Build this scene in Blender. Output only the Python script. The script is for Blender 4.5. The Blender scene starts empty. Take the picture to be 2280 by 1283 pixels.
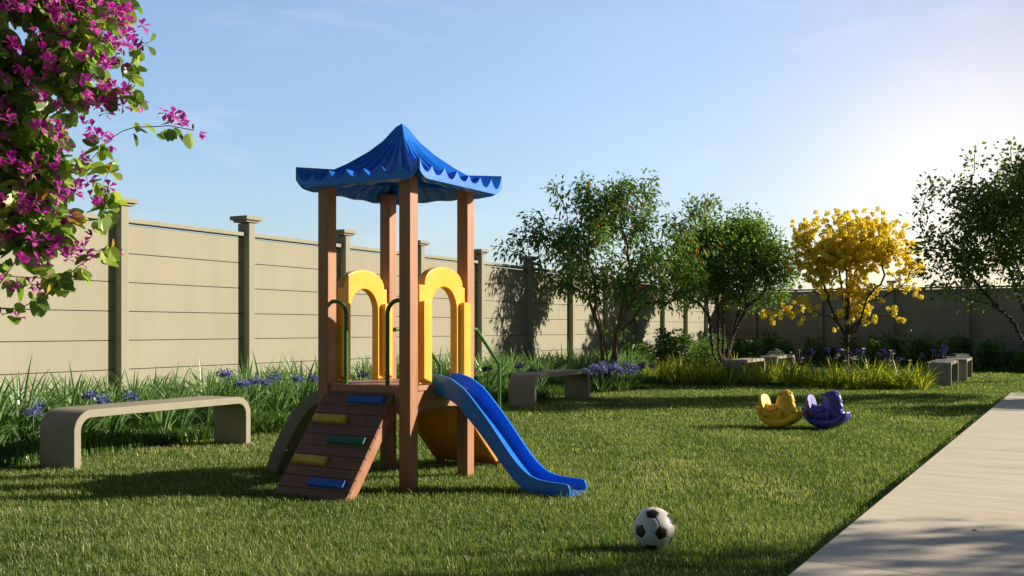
import bpy, bmesh, math, random
import numpy as np
from mathutils import Vector, Matrix

S = bpy.context.scene
COL = S.collection
RS = np.random.RandomState(7)
random.seed(7)
F, H = 2164.0, 1.15            # focal length in photo pixels, eye height in metres
R = math.radians

def G(x, y, z=0.0):            # ground point seen at a photo pixel
    D = (H - z) * F / (y - 732.0)
    return Vector(((x - 1140.0) / F * D, D, z))
def PX(x, y, D):               # point at a photo pixel and distance
    return Vector(((x - 1140.0) / F * D, D, H + (732.0 - y) / F * D))

U = Vector((0.4747, 0.8802, 0)); N = Vector((0.8802, -0.4747, 0)); W0 = Vector((-4.48, 11.08, 0))
def WP(s, p, z=0.0):           # along the left wall / out from it
    v = W0 + U * s + N * p
    return Vector((v.x, v.y, z))
def to_wall(X, Y):
    dx, dy = X - W0.x, Y - W0.y
    return dx * U.x + dy * U.y, dx * N.x + dy * N.y

# ------------------------------------------------------------------ materials
def new_mat(name):
    m = bpy.data.materials.new(name); m.use_nodes = True
    nt = m.node_tree
    for n in list(nt.nodes): nt.nodes.remove(n)
    out = nt.nodes.new('ShaderNodeOutputMaterial')
    return m, nt, out
def nd(nt, t, **kw):
    n = nt.nodes.new(t)
    for k, v in kw.items(): setattr(n, k, v)
    return n
def rgba(c): return (c[0], c[1], c[2], 1.0)

def solid(name, c, rough=0.5, var=0.12, scale=6.0, bump=0.0, bscale=60.0, spec=0.5, speck=None, streak=None):
    m, nt, out = new_mat(name)
    b = nd(nt, 'ShaderNodeBsdfPrincipled'); nt.links.new(b.outputs[0], out.inputs[0])
    b.inputs['Roughness'].default_value = rough
    b.inputs['Specular IOR Level'].default_value = spec
    tc = nd(nt, 'ShaderNodeTexCoord')
    no = nd(nt, 'ShaderNodeTexNoise'); no.inputs['Scale'].default_value = scale; no.inputs['Detail'].default_value = 6
    nt.links.new(tc.outputs['Object'], no.inputs['Vector'])
    rp = nd(nt, 'ShaderNodeValToRGB')
    rp.color_ramp.elements[0].position = 0.3; rp.color_ramp.elements[1].position = 0.7
    rp.color_ramp.elements[0].color = rgba([x * (1 - var) for x in c])
    rp.color_ramp.elements[1].color = rgba([min(1, x * (1 + var)) for x in c])
    nt.links.new(no.outputs[0], rp.inputs[0])
    col = rp.outputs[0]
    if streak:
        mps = nd(nt, 'ShaderNodeMapping'); mps.inputs['Scale'].default_value = streak[1]; nt.links.new(tc.outputs['Object'], mps.inputs[0])
        n4 = nd(nt, 'ShaderNodeTexNoise'); n4.inputs['Scale'].default_value = 1.0; n4.inputs['Detail'].default_value = 7; n4.inputs['Roughness'].default_value = 0.6; nt.links.new(mps.outputs[0], n4.inputs[0])
        r4 = nd(nt, 'ShaderNodeValToRGB'); r4.color_ramp.elements[0].position = 0.36; r4.color_ramp.elements[1].position = 0.62
        r4.color_ramp.elements[0].color = rgba([streak[0]] * 3); r4.color_ramp.elements[1].color = (1, 1, 1, 1); nt.links.new(n4.outputs[0], r4.inputs[0])
        m4 = nd(nt, 'ShaderNodeMixRGB', blend_type='MULTIPLY'); m4.inputs[0].default_value = 1; nt.links.new(col, m4.inputs[1]); nt.links.new(r4.outputs[0], m4.inputs[2]); col = m4.outputs[0]
    if speck:
        n3 = nd(nt, 'ShaderNodeTexNoise'); n3.inputs['Scale'].default_value = speck[1]; n3.inputs['Detail'].default_value = 2
        nt.links.new(tc.outputs['Object'], n3.inputs['Vector'])
        r3 = nd(nt, 'ShaderNodeValToRGB'); r3.color_ramp.elements[0].position = speck[2]; r3.color_ramp.elements[1].position = speck[2] + 0.06
        nt.links.new(n3.outputs[0], r3.inputs[0])
        mx = nd(nt, 'ShaderNodeMixRGB'); nt.links.new(r3.outputs[0], mx.inputs[0])
        nt.links.new(col, mx.inputs[1]); mx.inputs[2].default_value = rgba(speck[0]); col = mx.outputs[0]
    nt.links.new(col, b.inputs['Base Color'])
    # slight roughness wear
    mr = nd(nt, 'ShaderNodeMapRange'); mr.inputs[3].default_value = max(0.05, rough - 0.08); mr.inputs[4].default_value = min(1, rough + 0.12)
    nt.links.new(no.outputs[0], mr.inputs[0]); nt.links.new(mr.outputs[0], b.inputs['Roughness'])
    if bump:
        n2 = nd(nt, 'ShaderNodeTexNoise'); n2.inputs['Scale'].default_value = bscale; n2.inputs['Detail'].default_value = 4
        nt.links.new(tc.outputs['Object'], n2.inputs['Vector'])
        bp = nd(nt, 'ShaderNodeBump'); bp.inputs['Strength'].default_value = bump; bp.inputs['Distance'].default_value = 0.01
        nt.links.new(n2.outputs[0], bp.inputs['Height']); nt.links.new(bp.outputs[0], b.inputs['Normal'])
    return m

def leafmat(name, stops, trans=0.4, gloss=0.12, rough=0.4, tint=(1.15, 1.25, 0.55)):
    """two sided leaf: diffuse + light through the leaf + a little gloss; colour from the per-leaf 'rnd' attribute"""
    m, nt, out = new_mat(name)
    at = nd(nt, 'ShaderNodeAttribute'); at.attribute_name = 'rnd'
    rp = nd(nt, 'ShaderNodeValToRGB')
    el = rp.color_ramp.elements
    el[0].position = stops[0][0]; el[0].color = rgba(stops[0][1])
    el[1].position = stops[-1][0]; el[1].color = rgba(stops[-1][1])
    for p, c in stops[1:-1]:
        e = el.new(p); e.color = rgba(c)
    nt.links.new(at.outputs['Fac'], rp.inputs[0])
    d = nd(nt, 'ShaderNodeBsdfDiffuse'); nt.links.new(rp.outputs[0], d.inputs[0])
    t = nd(nt, 'ShaderNodeBsdfTranslucent')
    mu = nd(nt, 'ShaderNodeMixRGB', blend_type='MULTIPLY'); mu.inputs[0].default_value = 1; mu.inputs[2].default_value = rgba(tint)
    nt.links.new(rp.outputs[0], mu.inputs[1]); nt.links.new(mu.outputs[0], t.inputs[0])
    a = nd(nt, 'ShaderNodeMixShader'); a.inputs[0].default_value = trans
    nt.links.new(d.outputs[0], a.inputs[1]); nt.links.new(t.outputs[0], a.inputs[2])
    g = nd(nt, 'ShaderNodeBsdfGlossy'); g.inputs['Roughness'].default_value = rough
    b = nd(nt, 'ShaderNodeMixShader'); b.inputs[0].default_value = gloss
    b.inputs[0].default_value = gloss * 0.22
    nt.links.new(a.outputs[0], b.inputs[1]); nt.links.new(g.outputs[0], b.inputs[2])
    nt.links.new(b.outputs[0], out.inputs[0])
    return m

M = {}
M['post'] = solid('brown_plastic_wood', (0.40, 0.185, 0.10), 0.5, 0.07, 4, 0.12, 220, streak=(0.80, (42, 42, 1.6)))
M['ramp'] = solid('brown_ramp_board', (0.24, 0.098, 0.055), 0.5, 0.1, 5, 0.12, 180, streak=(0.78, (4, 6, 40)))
M['yellow'] = solid('yellow_moulded_plastic', (0.82, 0.46, 0.055), 0.3, 0.06, 5, 0.05, 60)
M['orange'] = solid('orange_moulded_plastic', (0.66, 0.29, 0.04), 0.45, 0.06, 5, 0.08, 200)
M['slide'] = solid('blue_slide_plastic', (0.010, 0.18, 0.76), 0.25, 0.06, 3, 0.02, 90, speck=((0.03, 0.21, 0.72), 22, 0.64))
M['roof'] = solid('blue_roof_plastic', (0.004, 0.17, 0.78), 0.33, 0.1, 4, 0.08, 45)
M['green'] = solid('green_painted_rail', (0.035, 0.15, 0.045), 0.3, 0.1, 8)
M['climb'] = solid('grey_olive_plastic', (0.21, 0.20, 0.145), 0.6, 0.08, 8, 0.15, 200)
M['gripblue'] = solid('blue_grip', (0.012, 0.12, 0.55), 0.4, 0.08, 20, 0.05, 200)
M['gripyel'] = solid('yellow_grip', (0.66, 0.42, 0.03), 0.45, 0.08, 20, 0.05, 200)
M['gripgrn'] = solid('green_grip', (0.012, 0.14, 0.07), 0.4, 0.08, 20, 0.05, 200)
M['bench'] = solid('cast_concrete', (0.31, 0.285, 0.235), 0.75, 0.08, 5, 0.15, 160, 0.3, speck=((0.20, 0.185, 0.15), 190, 0.66))
M['wall'] = solid('painted_wall', (0.335, 0.325, 0.268), 0.85, 0.035, 1.3, 0.2, 90, 0.2, streak=(0.93, (2.6, 2.6, 0.35)))
M['toyy'] = solid('yellow_toy_plastic', (0.80, 0.50, 0.02), 0.4, 0.06, 8, 0.06, 90)
M['toyb'] = solid('indigo_toy_plastic', (0.055, 0.06, 0.40), 0.4, 0.06, 8, 0.06, 90)
M['bark'] = solid('grey_brown_bark', (0.16, 0.12, 0.085), 0.9, 0.35, 14, 0.6, 60, 0.2)
M['barkdark'] = solid('dark_bark', (0.085, 0.06, 0.045), 0.85, 0.4, 16, 0.6, 60, 0.3)
M['knob'] = solid('dark_fruit', (0.035, 0.02, 0.02), 0.25, 0.3, 30)
M['soil'] = solid('soil', (0.055, 0.04, 0.026), 0.95, 0.4, 9, 0.6, 40, 0.1)
M['white'] = solid('white_leather', (0.72, 0.71, 0.67), 0.35, 0.07, 14, 0.08, 160)
M['black'] = solid('black_leather', (0.022, 0.019, 0.015), 0.4, 0.5, 30, 0.1, 160)
M['paper'] = solid('book_pages', (0.6, 0.55, 0.44), 0.8, 0.08, 20)
M['tan'] = solid('tan_cover', (0.42, 0.30, 0.16), 0.6, 0.1, 20)
M['olivecover'] = solid('olive_cover', (0.18, 0.19, 0.11), 0.6, 0.1, 20)
M['palecover'] = solid('pale_cover', (0.55, 0.58, 0.62), 0.5, 0.1, 20)
M['darkcover'] = solid('dark_cover', (0.05, 0.05, 0.06), 0.5, 0.1, 20)

M['grass'] = leafmat('grass_blade', [(0, (0.058, 0.115, 0.024)), (0.4, (0.14, 0.215, 0.05)), (0.75, (0.28, 0.345, 0.115)), (1, (0.60, 0.57, 0.33))], 0.45, 0.2, 0.45)
M['strap'] = leafmat('strap_leaf', [(0, (0.10, 0.21, 0.085)), (0.5, (0.20, 0.36, 0.16)), (1, (0.36, 0.52, 0.28))], 0.35, 0.3, 0.35)
M['agaleaf'] = leafmat('agapanthus_leaf', [(0, (0.04, 0.10, 0.025)), (0.6, (0.075, 0.17, 0.04)), (1, (0.15, 0.26, 0.07))], 0.35, 0.3, 0.35)
M['clump'] = leafmat('yellow_green_leaf', [(0, (0.13, 0.19, 0.02)), (0.5, (0.32, 0.37, 0.04)), (1, (0.62, 0.58, 0.11))], 0.5, 0.3, 0.35)
M['cover'] = leafmat('ground_cover_leaf', [(0, (0.04, 0.10, 0.02)), (0.6, (0.09, 0.19, 0.035)), (1, (0.19, 0.31, 0.06))], 0.35, 0.25, 0.4)
M['hedge'] = leafmat('hedge_leaf', [(0, (0.065, 0.15, 0.045)), (0.6, (0.13, 0.26, 0.075)), (1, (0.28, 0.40, 0.10))], 0.3, 0.3, 0.35)
M['redfruit'] = leafmat('droopy_leaf', [(0, (0.08, 0.17, 0.045)), (0.6, (0.17, 0.30, 0.09)), (0.93, (0.28, 0.42, 0.14)), (0.96, (0.35, 0.09, 0.03)), (1, (0.40, 0.14, 0.03))], 0.35, 0.06, 0.6)
M['smallleaf'] = leafmat('small_leaf', [(0, (0.085, 0.175, 0.03)), (0.6, (0.17, 0.30, 0.06)), (1, (0.31, 0.44, 0.09))], 0.46, 0.25, 0.4)
M['rightleaf'] = leafmat('dusky_leaf', [(0, (0.07, 0.13, 0.03)), (0.6, (0.14, 0.22, 0.045)), (1, (0.30, 0.38, 0.08))], 0.46, 0.25, 0.4)
M['bauleaf'] = leafmat('heart_leaf', [(0, (0.09, 0.18, 0.04)), (0.4, (0.19, 0.32, 0.07)), (0.8, (0.36, 0.50, 0.11)), (0.975, (0.50, 0.58, 0.15)), (0.983, (0.6, 0.4, 0.04)), (1, (0.5, 0.3, 0.05))], 0.48, 0.25, 0.4)
M['bauflower'] = leafmat('magenta_petal', [(0, (0.30, 0.015, 0.30)), (0.5, (0.55, 0.05, 0.48)), (1, (0.82, 0.20, 0.68))], 0.45, 0.1, 0.4, (1.2, 0.8, 1.1))
M['yellowflower'] = leafmat('yellow_blossom', [(0, (0.84, 0.68, 0.04)), (0.6, (0.88, 0.79, 0.12)), (1, (0.86, 0.85, 0.34))], 0.6, 0.06, 0.5, (1.05, 1.0, 0.8))
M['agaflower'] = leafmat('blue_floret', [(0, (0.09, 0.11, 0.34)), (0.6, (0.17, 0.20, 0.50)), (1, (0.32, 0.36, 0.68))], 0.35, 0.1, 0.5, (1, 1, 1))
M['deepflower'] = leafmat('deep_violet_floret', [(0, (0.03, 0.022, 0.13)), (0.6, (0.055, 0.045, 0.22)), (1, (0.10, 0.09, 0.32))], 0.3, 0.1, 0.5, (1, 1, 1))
M['whiteflower'] = leafmat('white_petal', [(0, (0.6, 0.6, 0.5)), (1, (0.8, 0.8, 0.76))], 0.4, 0.1, 0.5, (1, 1, 0.95))
M['stem'] = leafmat('green_stem', [(0, (0.05, 0.10, 0.025)), (1, (0.09, 0.15, 0.04))], 0.1, 0.2, 0.4)
M['deadleaf'] = leafmat('dry_leaf', [(0, (0.12, 0.06, 0.025)), (1, (0.26, 0.13, 0.05))], 0.3, 0.1, 0.6)
M['fruitred'] = leafmat('red_fruit', [(0, (0.12, 0.012, 0.012)), (1, (0.25, 0.03, 0.02))], 0.0, 0.3, 0.3)

# ------------------------------------------------------------------ mesh helpers
def np_mesh(name, V, tmpl_faces, nV, count, mats, parent=None, rnd=None, smooth=False, matidx=None):
    """count copies of a template (nV verts, tmpl_faces) already placed in V (count*nV,3)"""
    me = bpy.data.meshes.new(name)
    V = np.ascontiguousarray(V.reshape(-1, 3), dtype=np.float32)
    lens = np.array([len(f) for f in tmpl_faces], dtype=np.int32)
    flat = np.concatenate([np.array(f, dtype=np.int64) for f in tmpl_faces])
    loops = (flat[None, :] + (np.arange(count) * nV)[:, None]).reshape(-1).astype(np.int32)
    tot = np.tile(lens, count).astype(np.int32)
    start = np.concatenate([[0], np.cumsum(tot)[:-1]]).astype(np.int32)
    me.vertices.add(len(V)); me.loops.add(len(loops)); me.polygons.add(len(tot))
    me.vertices.foreach_set('co', V.reshape(-1))
    me.loops.foreach_set('vertex_index', loops)
    me.polygons.foreach_set('loop_start', start)
    if matidx is not None:
        me.polygons.foreach_set('material_index', np.tile(np.array(matidx, dtype=np.int32), count))
    me.update(calc_edges=True)
    me.polygons.foreach_set('use_smooth', np.full(len(tot), smooth, dtype=bool))
    if rnd is not None:
        a = me.attributes.new('rnd', 'FLOAT', 'POINT')
        a.data.foreach_set('value', np.repeat(np.asarray(rnd, dtype=np.float32), nV))
    for m in (mats if isinstance(mats, list) else [mats]): me.materials.append(m)
    o = bpy.data.objects.new(name, me); COL.objects.link(o)
    if parent: o.parent = parent
    return o

class MB:
    def __init__(s): s.v = []; s.f = []; s.mi = []; s.r = []
    def add(s, vs, fs, mi=0, rnd=0.5):
        k = len(s.v)
        s.v += [tuple(v) for v in vs]; s.r += [rnd] * len(vs)
        for f in fs: s.f.append(tuple(i + k for i in f)); s.mi.append(mi)
    def box(s, c, sx, sy, sz, X=Vector((1, 0, 0)), Y=Vector((0, 1, 0)), Z=Vector((0, 0, 1)), mi=0):
        c = Vector(c); vs = []
        for i in (-1, 1):
            for j in (-1, 1):
                for k in (-1, 1):
                    vs.append(c + X * (i * sx / 2) + Y * (j * sy / 2) + Z * (k * sz / 2))
        s.add(vs, [(0, 1, 3, 2), (4, 6, 7, 5), (0, 4, 5, 1), (2, 3, 7, 6), (0, 2, 6, 4), (1, 5, 7, 3)], mi)
    def prism(s, poly, O, A, B, C, t, mi=0):
        """2-D polygon (in A,B) extruded along C by t, centred"""
        n = len(poly)
        vs = [O + A * p[0] + B * p[1] + C * (-t / 2) for p in poly] + [O + A * p[0] + B * p[1] + C * (t / 2) for p in poly]
        fs = [tuple(range(n - 1, -1, -1)), tuple(range(n, 2 * n))]
        for i in range(n):
            j = (i + 1) % n; fs.append((i, j, n + j, n + i))
        s.add(vs, fs, mi)
    def strip(s, outer, inner, O, A, B, C, t, mi=0):
        """two matching polylines -> solid band of thickness t"""
        n = len(outer)
        def P(p, q): return O + A * p[0] + B * p[1] + C * q
        vs = [P(p, -t / 2) for p in outer] + [P(p, -t / 2) for p in inner] + [P(p, t / 2) for p in outer] + [P(p, t / 2) for p in inner]
        fs = []
        for i in range(n - 1):
            fs.append((i, i + 1, n + i + 1, n + i)); fs.append((2 * n + i, 3 * n + i, 3 * n + i + 1, 2 * n + i + 1))
            fs.append((i, 2 * n + i, 2 * n + i + 1, i + 1)); fs.append((n + i, n + i + 1, 3 * n + i + 1, 3 * n + i))
        fs.append((0, n, 3 * n, 2 * n)); fs.append((n - 1, 3 * n - 1, 4 * n - 1, 2 * n - 1))
        s.add(vs, fs, mi)
    def tube(s, pts, rad, n=8, mi=0, rnd=0.5, cap=True):
        pts = [Vector(p) for p in pts]; m = len(pts)
        if not hasattr(rad, '__len__'): rad = [rad] * m
        vs = []; ref = None
        for i in range(m):
            t = (pts[min(i + 1, m - 1)] - pts[max(i - 1, 0)]).normalized()
            if ref is None:
                ref = Vector((0, 0, 1)) if abs(t.z) < 0.9 else Vector((1, 0, 0))
            x = (ref - t * ref.dot(t)).normalized(); y = t.cross(x); ref = x
            for k in range(n):
                a = 2 * math.pi * k / n
                vs.append(pts[i] + (x * math.cos(a) + y * math.sin(a)) * rad[i])
        fs = []
        for i in range(m - 1):
            for k in range(n):
                l = (k + 1) % n
                fs.append((i * n + k, i * n + l, (i + 1) * n + l, (i + 1) * n + k))
        if cap: fs += [tuple(range(n - 1, -1, -1)), tuple(range((m - 1) * n, m * n))]
        s.add(vs, fs, mi, rnd)
    def ball(s, c, rx, ry, rz, X=Vector((1, 0, 0)), Y=Vector((0, 1, 0)), Z=Vector((0, 0, 1)), nu=14, nv=9, mi=0, rnd=0.5):
        c = Vector(c); vs = [c + Z * rz]; fs = []
        for i in range(1, nv):
            th = math.pi * i / nv
            for k in range(nu):
                ph = 2 * math.pi * k / nu
                vs.append(c + X * (rx * math.sin(th) * math.cos(ph)) + Y * (ry * math.sin(th) * math.sin(ph)) + Z * (rz * math.cos(th)))
        vs.append(c - Z * rz); L = len(vs) - 1
        for k in range(nu):
            l = (k + 1) % nu
            fs.append((0, 1 + k, 1 + l)); fs.append((L, L - nu + l, L - nu + k))
            for i in range(nv - 2):
                fs.append((1 + i * nu + k, 1 + (i + 1) * nu + k, 1 + (i + 1) * nu + l, 1 + i * nu + l))
        s.add(vs, fs, mi, rnd)
    def build(s, name, mats, parent=None, smooth=None, bevel=0, rnd=False, origin=None, segs=2):
        me = bpy.data.meshes.new(name)
        v = s.v
        if origin is not None: v = [(a - origin[0], b - origin[1], c - origin[2]) for a, b, c in v]
        me.from_pydata(v, [], s.f)
        for m in (mats if isinstance(mats, list) else [mats]): me.materials.append(m)
        me.polygons.foreach_set('material_index', s.mi)
        bm = bmesh.new(); bm.from_mesh(me); bmesh.ops.recalc_face_normals(bm, faces=bm.faces[:]); bm.to_mesh(me); bm.free()
        if smooth is not None:
            me.polygons.foreach_set('use_smooth', np.full(len(me.polygons), True, dtype=bool))
            if smooth < 180: me.set_sharp_from_angle(angle=R(smooth))
        if rnd:
            a = me.attributes.new('rnd', 'FLOAT', 'POINT'); a.data.foreach_set('value', np.array(s.r, dtype=np.float32))
        me.update()
        o = bpy.data.objects.new(name, me); COL.objects.link(o)
        if origin is not None: o.location = origin
        if parent:
            o.parent = parent
        if bevel:
            b = o.modifiers.new('edge_bevel', 'BEVEL'); b.width = bevel; b.segments = segs; b.limit_method = 'ANGLE'; b.angle_limit = R(35)
            b.harden_normals = True
            me.polygons.foreach_set('use_smooth', np.full(len(me.polygons), True, dtype=bool))
            if smooth is None: me.set_sharp_from_angle(angle=R(30))
        return o

def tag(o, label=None, cat=None, group=None, kind=None):
    if label: o['label'] = label
    if cat: o['category'] = cat
    if group: o['group'] = group
    if kind: o['kind'] = kind
    return o
def empty(name, loc=(0, 0, 0), rz=0.0):
    o = bpy.data.objects.new(name, None); COL.objects.link(o); o.location = loc; o.rotation_euler = (0, 0, rz)
    o.empty_display_size = 0.1
    return o
def copy_tree(o, parent=None):
    c = o.copy(); COL.objects.link(c)
    if parent: c.parent = parent
    for ch in [x for x in COL.objects if x.parent == o]:
        copy_tree(ch, c)
    return c

def rot_frames(d, roll):
    """unit dirs d (n,3) -> frames (x side, y along, z normal)"""
    d = d / np.linalg.norm(d, axis=1, keepdims=True)
    up = np.tile(np.array([0.0, 0, 1]), (len(d), 1))
    bad = np.abs(d[:, 2]) > 0.97; up[bad] = (1, 0, 0)
    x = np.cross(d, up); x /= np.linalg.norm(x, axis=1, keepdims=True)
    z = np.cross(x, d)
    c, s_ = np.cos(roll)[:, None], np.sin(roll)[:, None]
    return x * c + z * s_, d, z * c - x * s_
def place(tmpl, pos, d, roll, size):
    x, y, z = rot_frames(d, roll)
    t = np.asarray(tmpl, dtype=float)
    sz = np.asarray(size)
    if sz.ndim == 1: sz = sz[:, None]
    T = t[None] * (sz[:, None, :] if sz.shape[1] == 3 else sz[:, :, None])
    return pos[:, None, :] + T[..., 0:1] * x[:, None] + T[..., 1:2] * y[:, None] + T[..., 2:3] * z[:, None]

LEAF = ([(0, 0, 0), (-0.28, 0.4, 0.10), (0, 0.5, 0), (0.28, 0.4, 0.10), (0, 1, -0.12)], [(0, 2, 1), (0, 3, 2), (1, 2, 4), (2, 3, 4)])
NARROW = ([(0, 0, 0), (-0.19, 0.38, 0.07), (0, 0.5, 0.02), (0.19, 0.38, 0.07), (0, 1, -0.2)], [(0, 2, 1), (0, 3, 2), (1, 2, 4), (2, 3, 4)])
def heart():
    # bilobed leaf: notch at the tip, cordate base
    half = [(0.0, 0.0), (0.20, -0.07), (0.40, 0.05), (0.48, 0.28), (0.44, 0.55), (0.32, 0.82), (0.17, 0.98), (0.0, 0.86)]
    v = [(0, 0.0, 0), (0, 0.43, 0), (0, 0.86, 0)]; f = []
    for sgn in (1, -1):
        k = len(v)
        for (x, y) in half[1:-1]: v.append((sgn * x, y, 0.42 * x + (0.10 * (x ** 2)) - 0.12 * (y - 0.4) ** 2))
        ring = [0] + list(range(k, k + 6)) + [2]
        for i in range(7):
            tri = (1, ring[i], ring[i + 1])
            f.append(tri if sgn > 0 else tri[::-1])
    return v, f
HEART = heart()

# ------------------------------------------------------------------ camera, light, sky
cam = bpy.data.cameras.new('camera'); co = bpy.data.objects.new('camera', cam); COL.objects.link(co)
co.location = (0, 0, H); co.rotation_euler = (R(90), 0, 0)
cam.sensor_width = 36; cam.lens = F / 2280 * 36; cam.shift_y = 90.5 / 2280; cam.clip_end = 3000; cam.clip_start = 0.05
S.camera = co
SUN_AZ, SUN_EL = 79.0, 21.5
sd = Vector((math.sin(R(SUN_AZ)) * math.cos(R(SUN_EL)), math.cos(R(SUN_AZ)) * math.cos(R(SUN_EL)), math.sin(R(SUN_EL))))
sl = bpy.data.lights.new('sun', 'SUN'); so = bpy.data.objects.new('sun', sl); COL.objects.link(so)
sl.energy = 5.0; sl.angle = R(0.6); sl.color = (1.0, 0.86, 0.66)
so.rotation_euler = (-sd).to_track_quat('-Z', 'Y').to_euler(); so.location = (20, 5, 12)
w = bpy.data.worlds.new('World'); S.world = w; w.use_nodes = True
nt = w.node_tree
for n in list(nt.nodes): nt.nodes.remove(n)
wo = nd(nt, 'ShaderNodeOutputWorld'); bg = nd(nt, 'ShaderNodeBackground'); nt.links.new(bg.outputs[0], wo.inputs[0])
sky = nd(nt, 'ShaderNodeTexSky'); sky.sky_type = 'NISHITA'; sky.sun_disc = False
sky.sun_elevation = R(SUN_EL); sky.sun_rotation = R(SUN_AZ); sky.air_density = 1.0; sky.dust_density = 1.0; sky.ozone_density = 1.6
# the sky is brightest and warm-white low on the right and deepest behind the camera and overhead
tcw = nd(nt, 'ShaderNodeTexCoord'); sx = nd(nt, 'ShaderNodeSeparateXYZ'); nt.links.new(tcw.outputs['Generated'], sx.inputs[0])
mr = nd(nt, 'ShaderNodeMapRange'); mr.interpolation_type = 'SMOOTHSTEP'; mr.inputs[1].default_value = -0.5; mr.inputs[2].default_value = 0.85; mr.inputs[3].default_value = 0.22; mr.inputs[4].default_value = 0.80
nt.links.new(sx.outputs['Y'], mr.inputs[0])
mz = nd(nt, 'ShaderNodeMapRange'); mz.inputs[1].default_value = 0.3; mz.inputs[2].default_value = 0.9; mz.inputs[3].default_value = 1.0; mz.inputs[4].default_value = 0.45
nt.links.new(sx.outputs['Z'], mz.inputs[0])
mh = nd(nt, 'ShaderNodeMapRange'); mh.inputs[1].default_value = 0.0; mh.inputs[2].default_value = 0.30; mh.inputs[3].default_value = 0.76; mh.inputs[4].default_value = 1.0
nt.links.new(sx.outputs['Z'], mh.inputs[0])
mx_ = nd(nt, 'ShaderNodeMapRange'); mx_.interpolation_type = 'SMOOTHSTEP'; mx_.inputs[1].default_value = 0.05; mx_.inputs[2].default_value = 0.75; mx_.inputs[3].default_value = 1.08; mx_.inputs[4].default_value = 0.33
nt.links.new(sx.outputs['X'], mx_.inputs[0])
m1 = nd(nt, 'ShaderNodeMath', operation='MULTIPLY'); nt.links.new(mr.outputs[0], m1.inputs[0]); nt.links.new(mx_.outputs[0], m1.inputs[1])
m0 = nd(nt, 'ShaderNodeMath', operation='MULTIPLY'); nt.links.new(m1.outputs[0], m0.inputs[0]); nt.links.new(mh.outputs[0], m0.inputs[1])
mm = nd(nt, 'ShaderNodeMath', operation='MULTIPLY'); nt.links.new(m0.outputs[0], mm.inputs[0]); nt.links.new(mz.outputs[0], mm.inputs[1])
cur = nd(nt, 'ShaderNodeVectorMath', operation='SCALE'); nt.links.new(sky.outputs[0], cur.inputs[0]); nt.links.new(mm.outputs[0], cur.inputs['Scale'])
tn = nd(nt, 'ShaderNodeVectorMath', operation='MULTIPLY'); tn.inputs[1].default_value = (0.88, 0.965, 1.03); nt.links.new(cur.outputs[0], tn.inputs[0])
gd = (PX(2215, 470, 1) - Vector((0, 0, H))).normalized()
dt = nd(nt, 'ShaderNodeVectorMath', operation='DOT_PRODUCT'); dt.inputs[1].default_value = tuple(gd); nt.links.new(tcw.outputs['Generated'], dt.inputs[0])
cl0 = nd(nt, 'ShaderNodeMath', operation='MAXIMUM'); cl0.inputs[1].default_value = 0.0; nt.links.new(dt.outputs['Value'], cl0.inputs[0])
last = tn.outputs[0]
for pw, colr in ((2.2, (0.62, 0.52, 0.66)), (26.0, (0.55, 0.36, 0.16)), (90.0, (2.4, 1.6, 0.7))):
    p_ = nd(nt, 'ShaderNodeMath', operation='POWER'); p_.inputs[1].default_value = pw; nt.links.new(cl0.outputs[0], p_.inputs[0])
    v_ = nd(nt, 'ShaderNodeVectorMath', operation='SCALE'); v_.inputs[0].default_value = colr; nt.links.new(p_.outputs[0], v_.inputs['Scale'])
    a_ = nd(nt, 'ShaderNodeVectorMath', operation='ADD'); nt.links.new(last, a_.inputs[0]); nt.links.new(v_.outputs[0], a_.inputs[1]); last = a_.outputs[0]
# faint high wisps
mpw = nd(nt, 'ShaderNodeMapping'); mpw.inputs['Scale'].default_value = (1.6, 1.6, 6.0); mpw.inputs['Rotation'].default_value = (0.15, 0.2, 0.4); nt.links.new(tcw.outputs['Generated'], mpw.inputs[0])
nw = nd(nt, 'ShaderNodeTexNoise'); nw.inputs['Scale'].default_value = 2.6; nw.inputs['Detail'].default_value = 9; nw.inputs['Roughness'].default_value = 0.62; nw.inputs['Distortion'].default_value = 0.6; nt.links.new(mpw.outputs[0], nw.inputs[0])
rw = nd(nt, 'ShaderNodeMapRange'); rw.interpolation_type = 'SMOOTHSTEP'; rw.inputs[1].default_value = 0.5; rw.inputs[2].default_value = 0.82; rw.inputs[3].default_value = 0.0; rw.inputs[4].default_value = 0.13; nt.links.new(nw.outputs[0], rw.inputs[0])
mw = nd(nt, 'ShaderNodeMixRGB'); nt.links.new(rw.outputs[0], mw.inputs[0]); nt.links.new(last, mw.inputs[1]); mw.inputs[2].default_value = (6.0, 5.6, 6.0, 1); last = mw.outputs[0]
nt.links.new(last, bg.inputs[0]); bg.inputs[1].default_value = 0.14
S.view_settings.view_transform = 'Standard'; S.view_settings.look = 'None'; S.view_settings.gamma = 1; S.view_settings.exposure = 0.75
S.cycles.use_denoising = True
S.cycles.max_bounces = 8; S.cycles.transparent_max_bounces = 8

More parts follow.
